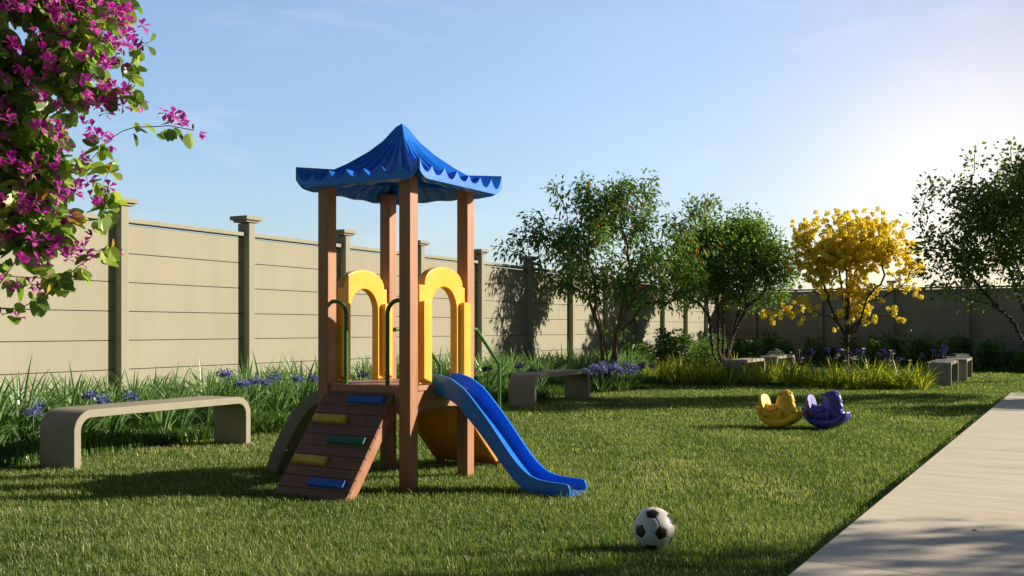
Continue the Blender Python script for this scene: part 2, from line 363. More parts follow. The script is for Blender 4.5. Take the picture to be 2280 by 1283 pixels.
# ------------------------------------------------------------------ ground, beds, path
PATH_A, PATH_B = G(1755, 1283, 0.09), G(2250, 875, 0.09)
pd = (PATH_B - PATH_A).normalized(); pn = Vector((pd.y, -pd.x, 0))
def in_bed(X, Y):
    s, p = to_wall(X, Y)
    edge = np.where(s < 4, 1.78 + 0.1 * np.sin(s * 1.3), 2.05 + 0.1 * np.sin(s * 1.1))
    b1 = (p < edge)
    fs = 11.45 + 1.15 * np.clip((p - 2.0) / 5.6, 0, 1) + 0.10 * np.sin(p * 2.1)
    b2 = (s > fs) & (p < 7.55)
    b3 = s > 21.4
    return b1 | b2 | b3
def on_path(X, Y):
    dx, dy = X - PATH_B.x, Y - PATH_B.y
    return ((dx * pn.x + dy * pn.y) > 0.0) & ((dx * pd.x + dy * pd.y) < 0.0)

def sheet(name, pts, z, m):
    mb = MB(); mb.add([(x, y, z) for x, y in pts], [tuple(range(len(pts)))])
    return tag(mb.build(name, m), kind='structure')
# lawn soil/turf sheet out to the horizon
m, nt, out = new_mat('turf')
b = nd(nt, 'ShaderNodeBsdfPrincipled'); nt.links.new(b.outputs[0], out.inputs[0]); b.inputs['Roughness'].default_value = 0.95; b.inputs['Specular IOR Level'].default_value = 0.1
tc = nd(nt, 'ShaderNodeTexCoord'); n1 = nd(nt, 'ShaderNodeTexNoise'); n1.inputs['Scale'].default_value = 24; n1.inputs['Detail'].default_value = 8
n2 = nd(nt, 'ShaderNodeTexNoise'); n2.inputs['Scale'].default_value = 0.8; n2.inputs['Detail'].default_value = 4
nt.links.new(tc.outputs['Object'], n1.inputs[0]); nt.links.new(tc.outputs['Object'], n2.inputs[0])
rp = nd(nt, 'ShaderNodeValToRGB'); rp.color_ramp.elements[0].color = (0.04, 0.065, 0.013, 1); rp.color_ramp.elements[1].color = (0.11, 0.15, 0.03, 1)
ad = nd(nt, 'ShaderNodeMath', operation='ADD'); nt.links.new(n1.outputs[0], ad.inputs[0]); nt.links.new(n2.outputs[0], ad.inputs[1])
hm = nd(nt, 'ShaderNodeMath', operation='MULTIPLY'); hm.inputs[1].default_value = 0.5; nt.links.new(ad.outputs[0], hm.inputs[0])
nt.links.new(hm.outputs[0], rp.inputs[0]); nt.links.new(rp.outputs[0], b.inputs['Base Color'])
M['turf'] = m
sheet('lawn', [(-600, -600), (600, -600), (600, 900), (-600, 900)], 0.0, M['turf'])
def wxy(s, p): v = WP(s, p); return (v.x, v.y)
bed = [wxy(-14, 0.02)] + [wxy(s, 1.78) for s in (-14, 0, 4)] + [wxy(s, 2.05) for s in (4.3, 8, 11.4)] + \
      [wxy(11.45 + 1.15 * (p - 2.0) / 5.6, p) for p in (2.4, 4, 6, 7.55)] + [wxy(21.3, 7.55), wxy(21.3, 24), wxy(24.3, 24), wxy(24.3, 0.02)]
sheet('soil', bed, 0.006, M['soil'])
# concrete path: raised slab with faint joints, wear and scratches
m, nt, out = new_mat('path_concrete')
b = nd(nt, 'ShaderNodeBsdfPrincipled'); nt.links.new(b.outputs[0], out.inputs[0]); b.inputs['Roughness'].default_value = 0.8; b.inputs['Specular IOR Level'].default_value = 0.3
tc = nd(nt, 'ShaderNodeTexCoord')
mp = nd(nt, 'ShaderNodeMapping'); mp.inputs['Rotation'].default_value = (0, 0, R(30)); nt.links.new(tc.outputs['Object'], mp.inputs[0])
mp2 = nd(nt, 'ShaderNodeMapping'); mp2.inputs['Scale'].default_value = (1, 7, 1); nt.links.new(mp.outputs[0], mp2.inputs[0])
nA = nd(nt, 'ShaderNodeTexNoise'); nA.inputs['Scale'].default_value = 1.4; nA.inputs['Detail'].default_value = 8; nA.inputs['Roughness'].default_value = 0.65; nt.links.new(mp2.outputs[0], nA.inputs[0])
rA = nd(nt, 'ShaderNodeValToRGB'); rA.color_ramp.elements[0].position = 0.36; rA.color_ramp.elements[0].color = (0.54, 0.49, 0.395, 1); rA.color_ramp.elements[1].position = 0.72; rA.color_ramp.elements[1].color = (0.70, 0.64, 0.525, 1)
nt.links.new(nA.outputs[0], rA.inputs[0])
# white scratches
mp3 = nd(nt, 'ShaderNodeMapping'); mp3.inputs['Scale'].default_value = (0.35, 2.2, 1); mp3.inputs['Rotation'].default_value = (0, 0, R(12)); nt.links.new(mp.outputs[0], mp3.inputs[0])
nB = nd(nt, 'ShaderNodeTexNoise'); nB.inputs['Scale'].default_value = 2.2; nB.inputs['Detail'].default_value = 7; nB.inputs['Distortion'].default_value = 1.2; nt.links.new(mp3.outputs[0], nB.inputs[0])
sB = nd(nt, 'ShaderNodeMath', operation='SUBTRACT'); sB.inputs[1].default_value = 0.5; nt.links.new(nB.outputs[0], sB.inputs[0])
aB = nd(nt, 'ShaderNodeMath', operation='ABSOLUTE'); nt.links.new(sB.outputs[0], aB.inputs[0])
rB = nd(nt, 'ShaderNodeValToRGB'); rB.color_ramp.elements[0].color = (0.45, 0.45, 0.45, 1); rB.color_ramp.elements[1].position = 0.012; rB.color_ramp.elements[1].color = (0, 0, 0, 1); nt.links.new(aB.outputs[0], rB.inputs[0])
mB = nd(nt, 'ShaderNodeMixRGB'); nt.links.new(rB.outputs[0], mB.inputs[0]); nt.links.new(rA.outputs[0], mB.inputs[1]); mB.inputs[2].default_value = (0.80, 0.76, 0.66, 1)
# pits and grit
vo = nd(nt, 'ShaderNodeTexVoronoi'); vo.inputs['Scale'].default_value = 9; nt.links.new(tc.outputs['Object'], vo.inputs['Vector'])
rC = nd(nt, 'ShaderNodeValToRGB'); rC.color_ramp.elements[0].position = 0.035; rC.color_ramp.elements[0].color = (1, 1, 1, 1); rC.color_ramp.elements[1].position = 0.06; rC.color_ramp.elements[1].color = (0, 0, 0, 1); nt.links.new(vo.outputs['Distance'], rC.inputs[0])
nC = nd(nt, 'ShaderNodeTexNoise'); nC.inputs['Scale'].default_value = 3; nt.links.new(tc.outputs['Object'], nC.inputs[0])
gC = nd(nt, 'ShaderNodeMath', operation='GREATER_THAN'); gC.inputs[1].default_value = 0.56; nt.links.new(nC.outputs[0], gC.inputs[0])
xC = nd(nt, 'ShaderNodeMath', operation='MULTIPLY'); nt.links.new(rC.outputs[0], xC.inputs[0]); nt.links.new(gC.outputs[0], xC.inputs[1])
mC = nd(nt, 'ShaderNodeMixRGB'); nt.links.new(xC.outputs[0], mC.inputs[0]); nt.links.new(mB.outputs[0], mC.inputs[1]); mC.inputs[2].default_value = (0.10, 0.075, 0.05, 1)
nt.links.new(mC.outputs[0], b.inputs['Base Color'])
nD = nd(nt, 'ShaderNodeTexNoise'); nD.inputs['Scale'].default_value = 70; nD.inputs['Detail'].default_value = 5; nt.links.new(tc.outputs['Object'], nD.inputs[0])
bp = nd(nt, 'ShaderNodeBump'); bp.inputs['Strength'].default_value = 0.25; bp.inputs['Distance'].default_value = 0.004; nt.links.new(nD.outputs[0], bp.inputs['Height']); nt.links.new(bp.outputs[0], b.inputs['Normal'])
M['path'] = m
mb = MB(); L0 = 26.0; ns = 0
cuts = [0, 5.2, 8.6, 9.7, 13.5, 18, 26]
for i in range(len(cuts) - 1):
    a0, a1 = cuts[i] + (0.0012 if i else 0), cuts[i + 1] - 0.0012
    c = PATH_B - pd * ((a0 + a1) / 2) + pn * 2.0; c.z = 0.0
    mb.box(c, 4.0, a1 - a0, 0.19, X=pn, Y=pd)
po = mb.build('path', M['path'], bevel=0.006); tag(po, kind='structure')

# ------------------------------------------------------------------ grass
def blades(n_try, region, keep, hmin, hmax, wid, lean, rs, name, mat, clump=None):
    pass
def make_blades(P, h, wd, lean_amt, rs, lean_dir=None):
    n = len(P)
    ang = rs.uniform(0, 2 * np.pi, n)
    side = np.stack([np.cos(ang), np.sin(ang), np.zeros(n)], 1)
    la = rs.uniform(0, 2 * np.pi, n)
    ld = np.stack([np.cos(la), np.sin(la), np.zeros(n)], 1)
    if lean_dir is not None: ld = ld * 0.8 + np.array(lean_dir)[None]
    ld *= (lean_amt * rs.uniform(0.1, 1.0, n))[:, None]
    up = np.array([0, 0, 1.0])[None]
    b0 = P
    m1 = P + up * (h * 0.55)[:, None] + ld * (h * 0.28)[:, None]
    t = P + up * (h * (1 - 0.25 * lean_amt))[:, None] + ld * h[:, None]
    wv = side * (wd / 2)[:, None]
    V = np.stack([b0 - wv, b0 + wv, m1 - wv * 0.8, m1 + wv * 0.8, t], 1)
    return V
BT = [(0, 1, 3, 2), (2, 3, 4)]
def vnoise(X, Y, sc, seed):
    r = np.random.RandomState(seed); out = np.zeros_like(X)
    for k in range(6):
        a = r.uniform(0, 2 * np.pi); f = sc * r.uniform(0.6, 1.8); ph = r.uniform(0, 6.28)
        out += np.sin((X * np.cos(a) + Y * np.sin(a)) * f + ph)
    return out / 6
allV, allR = [], []
for (d0, d1, dens, hm, wd) in ((3.6, 6, 11000, 0.048, 0.0036), (6, 8.5, 6500, 0.046, 0.0044), (8.5, 12, 3200, 0.044, 0.006), (12, 18, 1400, 0.042, 0.009), (18, 31, 520, 0.04, 0.014)):
    wl, wr = -0.62 * d1 - 0.4, 0.62 * d1 + 0.4
    n = int((wr - wl) * (d1 - d0) * dens)
    X = RS.uniform(wl, wr, n); Y = RS.uniform(d0, d1, n)
    k = (np.abs(X) < 0.60 * Y + 0.6) & ~in_bed(X, Y) & ~on_path(X, Y)
    s_, p_ = to_wall(X, Y); k &= (p_ > 0.1)
    nz = vnoise(X, Y, 3.1, 3); nz2 = vnoise(X, Y, 11.0, 5)
    k &= RS.uniform(0, 1, n) < (0.86 + 0.35 * nz2 + 0.15 * nz)
    X, Y, nz, nz2 = X[k], Y[k], nz[k], nz2[k]; n = len(X)
    hh = hm * RS.uniform(0.45, 1.15, n) * (1 + 0.35 * nz + 0.3 * nz2)
    tall = RS.uniform(0, 1, n) < 0.02; hh[tall] *= 1.55
    P = np.stack([X, Y, np.zeros(n)], 1)
    allV.append(make_blades(P, hh, np.full(n, wd) * RS.uniform(0.7, 1.3, n), 0.75, RS, (-0.35, -0.1, 0)))
    r = np.clip(0.38 + 0.24 * nz + RS.normal(0, 0.24, n), 0, 0.88); dry = vnoise(X, Y, 1.5, 19) + 0.5 * vnoise(X, Y, 5.0, 23); pz = np.clip((dry - 0.38) * 1.1, 0, 0.22); r[RS.uniform(0, 1, n) < 0.05 + pz] = 0.97
    allR.append(r)
# longer unmown blades along the edge of the path
n = 5200; tt_ = RS.uniform(0, 14, n) ** 1.0; off_ = np.abs(RS.normal(0, 0.03, n))
X = PATH_B.x - pd.x * tt_ - pn.x * (off_ + 0.004); Y = PATH_B.y - pd.y * tt_ - pn.y * (off_ + 0.004)
hh = RS.uniform(0.05, 0.115, n) * (0.75 + 0.5 * np.clip(vnoise(X, Y, 4, 77) + 0.3, 0, 1))
allV.append(make_blades(np.stack([X, Y, np.zeros(n)], 1), hh, RS.uniform(0.004, 0.007, n), 0.6, RS, (0.2, 0.0, 0))); allR.append(np.clip(RS.normal(0.4, 0.22, n), 0, 1))
V = np.concatenate(allV); rr = np.concatenate(allR)
tag(np_mesh('grass', V, BT, 5, len(V), M['grass'], rnd=rr), 'short mown green lawn grass', 'grass', kind='stuff')

# low ground cover in the beds
allV, allR = [], []
def cover_zone(s0, s1, p0, p1, dens, hm, wd, lean=0.9):
    n = int((s1 - s0) * (p1 - p0) * dens)
    s = RS.uniform(s0, s1, n); p = RS.uniform(p0, p1, n)
    X = W0.x + U.x * s + N.x * p; Y = W0.y + U.y * s + N.y * p
    k = in_bed(X, Y); X, Y = X[k], Y[k]; n = len(X)
    nz = vnoise(X, Y, 4.5, 11)
    hh = hm * RS.uniform(0.5, 1.2, n) * (1 + 0.5 * nz)
    P = np.stack([X, Y, np.full(n, 0.005)], 1)
    allV.append(make_blades(P, hh, np.full(n, wd) * RS.uniform(0.7, 1.4, n), lean, RS))
    allR.append(np.clip(0.45 + 0.3 * nz + RS.normal(0, 0.2, n), 0, 1))
cover_zone(-6, 6, 0.6, 1.95, 2600, 0.20, 0.011)
cover_zone(6, 13, 1.0, 2.3, 1100, 0.18, 0.014)
cover_zone(11.4, 22, 2.0, 7.6, 330, 0.08, 0.02)
cover_zone(21.3, 24, 0, 15, 160, 0.25, 0.025)
V = np.concatenate(allV); rr = np.concatenate(allR)
tag(np_mesh('ground_cover', V, BT, 5, len(V), M['cover'], rnd=rr), 'low dark green grassy ground cover filling the planting beds', 'ground cover', kind='stuff')

# ------------------------------------------------------------------ boundary walls
PH, TH = 0.333, 2.37           # panel height, coping underside
def wall(name, label, origin, u, n, count, spacing, first):
    root = empty(name, origin + u * (first * spacing)); tag(root, label, 'wall')
    ang = math.atan2(u.y, u.x); root.rotation_euler = (0, 0, ang)
    X, Y = Vector((1, 0, 0)), Vector((0, 1, 0))          # local: x along, y = left of travel
    sgn = 1 if (Vector((-u.y, u.x, 0)).dot(n) > 0) else -1
    Yi = Y * sgn
    pm = MB(); pm.box((0, 0, 1.27), 0.105, 0.20, 2.54, X, Y)
    pmo = pm.build('post', M['wall'], root, bevel=0.006)
    cm = MB(); cm.box((0, 0, 2.605), 0.30, 0.30, 0.05, X, Y); cm.box((0, 0, 2.565), 0.24, 0.24, 0.03, X, Y)
    cmo = cm.build('cap', M['wall'], pmo, bevel=0.004)
    bm_ = MB(); Lb = spacing - 0.105
    for k in range(7):
        z0, z1 = k * PH + 0.02, (k + 1) * PH + 0.0125
        bm_.box(Vector((spacing / 2, 0, (z0 + z1) / 2)) - Yi * 0.045, Lb - 0.002, 0.07, z1 - z0, X, Y)
    bm_.box(Vector((spacing / 2, 0, 1.2)) - Yi * 0.06, Lb - 0.01, 0.03, 2.3, X, Y)
    bmo = bm_.build('panel', M['wall'], root, bevel=0.005)
    tm = MB(); tm.box(Vector((spacing / 2, 0, TH + 0.022)) - Yi * 0.03, Lb - 0.004, 0.15, 0.05, X, Y)
    tmo = tm.build('coping', M['wall'], root, bevel=0.005)
    for i in range(1, count):
        for src in (pmo, bmo, tmo):
            if src is not pmo and i == count - 1: continue
            c = src.copy(); COL.objects.link(c); c.parent = root; c.location = (i * spacing, 0, 0)
            if src is pmo:
                d = cmo.copy(); COL.objects.link(d); d.parent = c
    return root
SP = 2.03
wall('boundary_wall', 'long sunlit beige panel wall with capped posts running along the left side', W0 - N * 0.0, U, N, 16, SP, -3)
corner = WP(12 * SP + 0.0, 0)
wall('boundary_wall', 'shaded grey-brown panel wall closing the far end behind the trees', corner + N * 1.05, N, -U, 13, 2.12, 0)
mb = MB(); cl = 0.96
for k in range(7): mb.box(corner + N * 0.485 + U * 0.045 + Vector((0, 0, k * PH + PH / 2 + 0.017)), 0.99, 0.07, PH - 0.006, X=N, Y=U)
mb.box(corner + N * 0.485 + U * 0.075 + Vector((0, 0, 1.19)), 0.985, 0.03, 2.3, X=N, Y=U)
fo = mb.build('boundary_wall', M['wall'], bevel=0.005); tag(fo, 'short shaded filler panel at the inner corner where the two walls meet', 'wall')

# ------------------------------------------------------------------ play tower
A = Vector((0.5, 0.866, 0)); B = Vector((-0.866, 0.5, 0)); Z = Vector((0, 0, 1))
C0 = Vector((-0.868, 7.378, 0))
tower = empty('play_tower', C0); tag(tower, 'wooden-look play tower with blue roof, yellow arches, ramp and blue slide', 'playground')
O = Vector((0, 0, 0))
HS = 0.3725; DZ = 0.745
for i, j in ((-1, -1), (1, -1), (-1, 1), (1, 1)):
    mb = MB(); mb.box(A * (i * HS) + B * (j * HS) + Z * 1.115, 0.098, 0.098, 2.25, A, B)
    mb.build('post', M['post'], tower, bevel=0.007)
mb = MB(); mb.box(Z * (DZ - 0.02), 0.64, 0.84, 0.04, A, B); mb.build('deck', M['post'], tower, bevel=0.006)
for ax, bx, sg in ((A, B, 1), (A, B, -1), (B, A, 1), (B, A, -1)):
    # apron under the deck edge with a shallow arched lower edge
    n = 14; top, bot = [], []
    for k in range(n + 1):
        t = -0.322 + 0.644 * k / n
        top.append((t, DZ - 0.001 if ax is B else DZ - 0.042)); bot.append((t, 0.545 + 0.03 * (1 - (t / 0.322) ** 2)))
    mb = MB(); mb.strip(top, bot, bx * (sg * 0.385), ax, Z, bx, 0.045)
    mb.build('apron', M['post'], tower, bevel=0.004)

# roof
zt, zr, zb, HR = 2.705, 2.272, 2.186, 0.555
fr = [(0, 0), (0.06, 0.07), (0.175, 0.33), (0.325, 0.565), (0.526, 0.79), (0.706, 0.95), (0.825, 1.02), (1.0, 1.0)]
def prof(r): return float(np.interp(r, [p[0] for p in fr], [p[1] for p in fr]))
nr, ntt, per = 26, 84, 7
def wave(t): return (1 - abs(math.sin(math.pi * per * (t + 1) / 2))) ** 1.25
mb = MB(); RC = Vector((0.03, 0.0, 0))
tot = 4 * ntt
def ringpt(q, r, dz=0.0, shrink=1.0):
    sd_, t = divmod(q, ntt); t = -1 + 2 * t / ntt
    d1, d2 = [(-A, -B), (-B, A), (A, B), (B, -A)][sd_]
    twist = 0.10 * (1 - r) * r
    p = (d1 + d2 * (-t)) * (HR * r * shrink)
    rb = min(1, max(0, (r - 0.72) / 0.28)); rip = (wave(t) - 0.75) * rb + (0.5 * math.cos(math.pi * per * (t + 1)) - 0.25) * (1 - rb)
    amp = 0.062 * max(0, (r - 0.10) / 0.90) ** 0.85
    ridge = 0.018 * max(0, 1 - (1 - abs(t)) * 9) * min(1, r * 3) * (1 - r) 
    flare = 0.055 * max(0, (abs(t) - 0.8) / 0.2) ** 2 * max(0, (r - 0.7) / 0.3)
    irr = 0.006 * math.sin(q * 0.37 + r * 4) * r
    z = zt - (zt - zr) * prof(r) + amp * rip + ridge + flare + irr + dz
    return RC + p + Z * z
vs = [RC + Z * (zt + 0.002)]; fs = []
rr_ = [((k + 1) / nr) ** 0.9 for k in range(nr)]
for r in rr_:
    for q in range(tot): vs.append(ringpt(q, r))
for q in range(tot):
    l = (q + 1) % tot
    fs.append((0, 1 + q, 1 + l))
    for k in range(nr - 1): fs.append((1 + k * tot + q, 1 + (k + 1) * tot + q, 1 + (k + 1) * tot + l, 1 + k * tot + l))
def extra(fn):
    k = len(vs)
    for q in range(tot): vs.append(fn(q))
    return k
def join(k0, k1):
    for q in range(tot):
        l = (q + 1) % tot; fs.append((k0 + q, k1 + q, k1 + l, k0 + l))
e0 = 1 + (nr - 1) * tot
def rim(q, z, sh, wob=0):
    p = ringpt(q, 1.0, 0, sh); t = -1 + 2 * (q % ntt) / ntt
    fl = 0.062 * max(0, (abs(t) - 0.8) / 0.2) ** 2
    return Vector((p.x, p.y, z + fl + wob * math.sin(q * 0.31)))
e1 = extra(lambda q: rim(q, zb, 1.0)); join(e0, e1)
e2 = extra(lambda q: rim(q, zb - 0.012, 0.93, 0.004)); join(e1, e2)
e3 = extra(lambda q: rim(q, zb - 0.008, 0.88, 0.004)); join(e2, e3)
e4 = extra(lambda q: ringpt(q, 0.84, -0.03) if True else None); join(e3, e4)
prev = e4
for r in (0.6, 0.4, 0.2):
    e = extra(lambda q, r=r: ringpt(q, r, -0.035)); join(prev, e); prev = e
vs.append(RC + Z * (zt - 0.06)); k = len(vs) - 1
for q in range(tot): fs.append((prev + q, k, prev + (q + 1) % tot))
mb.add(vs, fs); mb.build('roof', M['roof'], tower, smooth=48)

# arch panels (on the slide side and the far left side)
def arch(bpos, off, face):
    mb = MB(); O_ = B * bpos
    n = 20
    def outer(k):
        th = math.pi * k / n
        return (off + 0.252 * math.cos(th), 1.466 + 0.142 * math.sin(th) ** 0.85)
    W, w0 = 0.321, 0.168
    # top plate: outer curve to opening curve
    o_ = [(off + W, 0.75), (off + W, 1.1), (off + W, 1.466), (off + 0.262, 1.466)] + [outer(k) for k in range(n + 1)] + [(off - 0.262, 1.466), (off - W, 1.466), (off - W, 1.1), (off - W, 0.75)]
    i_ = [(off + w0, 0.75), (off + w0, 1.1), (off + w0, 1.26), (off + w0, 1.285)] + [(off + w0 * math.cos(math.pi * k / n), 1.285 + 0.172 * math.sin(math.pi * k / n)) for k in range(n + 1)] + [(off - w0, 1.285), (off - w0, 1.26), (off - w0, 1.1), (off - w0, 0.75)]
    mb.strip(o_, i_, O_, A, Z, B, 0.062)
    o = mb.build('arch_panel', M['yellow'], tower, bevel=0.011, smooth=40, segs=3)
    # raised hollow columns each side of the opening
    for sx in (-1, 1):
        m2 = MB(); c = off + sx * 0.262
        m2.prism([(c - 0.054, 0.79), (c + 0.054, 0.755), (c + 0.054, 1.33), (c + 0.045, 1.35), (c - 0.045, 1.35), (c - 0.054, 1.33)], O_ + B * face * 0.045, A, Z, B, 0.05)
        m2.build('column_moulding', M['yellow'], o, bevel=0.014, segs=3)
arch(-HS, 0.035, -1)
arch(HS, 0.03, -1)

# ramp
top, botm = Vector((0, 0, 0)) - A * 0.375 + Z * 0.735, -A * 0.955 + Z * 0.0
dr = (botm - top).normalized(); Ln = (botm - top).length
nr_ = (dr.cross(B)).normalized()
if nr_.z < 0: nr_ = -nr_
bc, bw = 0.04, 0.632
ramp = MB(); rows = 11
bnds = [0.0]
for i in range(rows): bnds.append(bnds[-1] + (0.082 if i % 2 == 0 else 0.100))
sc_ = Ln / bnds[-1]; bnds = [x * sc_ for x in bnds]
for i in range(rows):
    s0, s1 = bnds[i] + 0.0015, bnds[i + 1] - 0.0015
    ramp.box(top + dr * ((s0 + s1) / 2) + B * bc - nr_ * 0.013, bw, s1 - s0, 0.026, B, dr, nr_)
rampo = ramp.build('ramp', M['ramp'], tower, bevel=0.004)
for sx in (-1, 1):
    m2 = MB()
    m2.prism([(0.0, -0.027), (Ln - 0.01, -0.027), (Ln - 0.065, -0.095), (0.06, -0.095)], top + B * (bc + sx * (bw / 2 - 0.024)), dr, nr_, B, 0.04)
    m2.build('stringer', M['post'], rampo, bevel=0.003)
for row, t0, t1, mt in ((1, 0.41, 0.92, 'gripblue'), (3, 0.04, 0.52, 'gripyel'), (5, 0.40, 0.925, 'gripgrn'), (7, 0.045, 0.525, 'gripyel'), (9, 0.41, 0.92, 'gripblue')):
    m2 = MB(); sC = (bnds[row] + bnds[row + 1]) / 2; hw = 0.034
    left = bc + bw / 2
    c = top + dr * sC + B * (left - bw * (t0 + t1) / 2) + nr_ * 0.0125
    Wd = bw * (t1 - t0)
    ft = [(-Wd / 2, -hw), (Wd / 2, -hw), (Wd / 2, hw), (-Wd / 2, hw)]; up = [(x * 0.96, y * 0.74) for x, y in ft]
    v8 = [c + B * x + dr * y - nr_ * 0.0122 for x, y in ft] + [c + B * x + dr * y + nr_ * 0.0125 for x, y in up]
    m2.add(v8, [(0, 1, 2, 3), (4, 5, 6, 7), (0, 1, 5, 4), (1, 2, 6, 5), (2, 3, 7, 6), (3, 0, 4, 7)])
    go = m2.build('grip_block', M[mt], rampo, bevel=0.003)
    m3 = MB(); m3.tube([c - B * (Wd * 0.40) + dr * 0.006 + nr_ * 0.011, c - B * (Wd * 0.40) + dr * 0.006 + nr_ * 0.0145], 0.0045, 8)
    m3.build('screw', M['darkcover'], go)

# slide: two side walls and the chute between them
def smoothline(pts, n):
    xs = np.array([p[0] for p in pts]); ys = np.array([p[1] for p in pts])
    t = np.concatenate([[0], np.cumsum(np.hypot(np.diff(xs), np.diff(ys)))]); t /= t[-1]
    # Catmull-Rom
    out = []
    P_ = [(xs[i], ys[i]) for i in range(len(xs))]
    P_ = [(2 * P_[0][0] - P_[1][0], 2 * P_[0][1] - P_[1][1])] + P_ + [(2 * P_[-1][0] - P_[-2][0], 2 * P_[-1][1] - P_[-2][1])]
    for i in range(1, len(P_) - 2):
        for k in range(n):
            u_ = k / n; p0, p1, p2, p3 = P_[i - 1:i + 3]
            out.append(tuple(0.5 * (2 * p1[j] + (p2[j] - p0[j]) * u_ + (2 * p0[j] - 5 * p1[j] + 4 * p2[j] - p3[j]) * u_ ** 2 + (3 * p1[j] - p0[j] - 3 * p2[j] + p3[j]) * u_ ** 3) for j in (0, 1)))
    out.append(P_[-2]); return out
tp = smoothline([(0.377, 0.815), (0.46, 0.812), (0.545, 0.788), (0.63, 0.738), (0.70, 0.680), (0.85, 0.515), (1.02, 0.305), (1.10, 0.215), (1.18, 0.150), (1.26, 0.118), (1.36, 0.106), (1.47, 0.101), (1.497, 0.088), (1.507, 0.060)], 6)
bt = smoothline([(0.377, 0.680), (0.44, 0.672), (0.51, 0.648), (0.59, 0.605), (0.65, 0.553), (0.80, 0.400), (0.96, 0.215), (1.04, 0.130), (1.12, 0.060), (1.20, 0.018), (1.30, 0.002), (1.42, 0.0), (1.47, 0.0), (1.507, 0.0)], 6)
sld = empty('slide', (0, 0, 0)); sld.parent = tower
aN, aF, th = -0.09, 0.165, 0.020
for av in (aN, aF):
    mb = MB(); mb.strip(tp, bt, A * av, -B, Z, A, th); mb.build('side_wall', M['slide'], sld, bevel=0.006, smooth=35, segs=3)
mb = MB()
chT, chB = [], []
for (x0, y0), (x1, y1) in zip(tp, bt):
    f_ = 0.26
    chT.append((x1 + (x0 - x1) * f_, y1 + (y0 - y1) * f_ + 0.004)); chB.append((x1 + (x0 - x1) * f_ * 0.5, y1 + (y0 - y1) * f_ * 0.5))
mb.strip(chT, chB, A * ((aN + aF) / 2), -B, Z, A, aF - aN - th - 0.001)
# rounded fillets where chute meets the walls
for av, sg in ((aN + th / 2, 1), (aF - th / 2, -1)):
    o_ = [(x, y + 0.022) for x, y in chT]
    n = len(chT)
    vs = []
    for (x, y) in chT:
        for q in range(5):
            an = math.pi / 2 * q / 4
            vs.append(A * (av + sg * (0.03 - 0.03 * math.sin(an))) + (-B) * x + Z * (y + 0.03 - 0.03 * math.cos(an) + 0.0006))
    fs = [(i * 5 + q, i * 5 + q + 1, (i + 1) * 5 + q + 1, (i + 1) * 5 + q) for i in range(n - 1) for q in range(4)]
    mb.add(vs, fs)
mb.build('chute', M['slide'], sld, smooth=40)

# rails at the head of the ramp
def arc_rail(name, pts, parent, r=0.016):
    mb = MB(); mb.tube(pts, r, 12); return mb.build(name, M['green'], parent, smooth=50)
for b0, b1 in ((0.335, 0.193), (-0.335, -0.186)):
    pts = [(b0, 1.352)]; sg = 1 if b1 < b0 else -1; rad = 0.10
    pts.append((b1 + sg * rad, 1.352))
    for k in range(1, 9):
        an = math.pi / 2 * k / 8
        pts.append((b1 + sg * rad - sg * rad * math.sin(an), 1.352 - rad + rad * math.cos(an)))
    pts.append((b1, DZ - 0.01))
    arc_rail('grab_rail', [-A * 0.372 + B * p + Z * q for p, q in pts], tower)

# stair on the far side
st = empty('stair', (0, 0, 0)); st.parent = tower
for b_ in (-0.29, 0.29):
    mb = MB(); mb.prism([(0.41, 0.742), (0.47, 0.742), (1.07, 0.185), (1.07, 0.0), (0.985, 0.0), (0.41, 0.53)], B * b_ + O, A, Z, B, 0.045)
    mb.build('side_panel', M['orange'], st, bevel=0.012)
mb = MB(); q0, q1 = Vector((0, 0, 0)) + A * 0.42 + Z * 0.545, A * 0.985 + Z * 0.03
mb.box((q0 + q1) / 2 + (Z * 0.015), 0.55, (q1 - q0).length, 0.03, B, (q1 - q0).normalized(), B.cross((q1 - q0).normalized()))
for k in range(3):
    zz = 0.555 - 0.185 * k; aa = 0.47 + 0.20 * k
    mb.box(A * (aa + 0.09) + Z * (zz - 0.015), 0.535, 0.19, 0.03, B, A)
    mb.box(A * (aa + 0.175) + Z * (zz - 0.10), 0.535, 0.02, 0.14, B, A)
mb.build('tread', M['orange'], st, bevel=0.006)
for b_, pts in ((-0.285, [(0.385, 1.146), (0.60, 1.146), (0.66, 1.11), (0.92, 0.90), (0.955, 0.87), (0.975, 0.82), (0.985, 0.0)]), (0.285, [(0.385, 1.146), (0.64, 1.146), (0.69, 1.12), (0.99, 0.865), (1.02, 0.835), (1.035, 0.79), (1.04, 0.0)])):
    rl = arc_rail('handrail', [A * p + B * b_ + B * (-0.03 if b_ < 0 else 0.03) + Z * q for p, q in smoothline(pts, 3)], st, 0.0145)
    mb = MB(); mb.box(A * (pts[-1][0] + 0.0) + B * (b_ + (-0.03 if b_ < 0 else 0.03)) + Z * 0.03, 0.07, 0.05, 0.06, A, B); mb.build('foot_bracket', M['post'], rl, bevel=0.01)

# curved climber on the far left side
outer = smoothline([(0.40, 0.70), (0.53, 0.695), (0.66, 0.655), (0.79, 0.575), (0.93, 0.42), (1.06, 0.215), (1.13, 0.07), (1.15, 0.0)], 5)
inner = smoothline([(0.40, 0.62), (0.50, 0.612), (0.60, 0.575), (0.70, 0.505), (0.82, 0.365), (0.945, 0.17), (1.00, 0.06), (1.02, 0.0)], 5)
mb = MB(); mb.strip(outer, inner, O, B, Z, A, 0.44)
clo = mb.build('curved_climber', M['climb'], tower, bevel=0.02, smooth=40, segs=3)

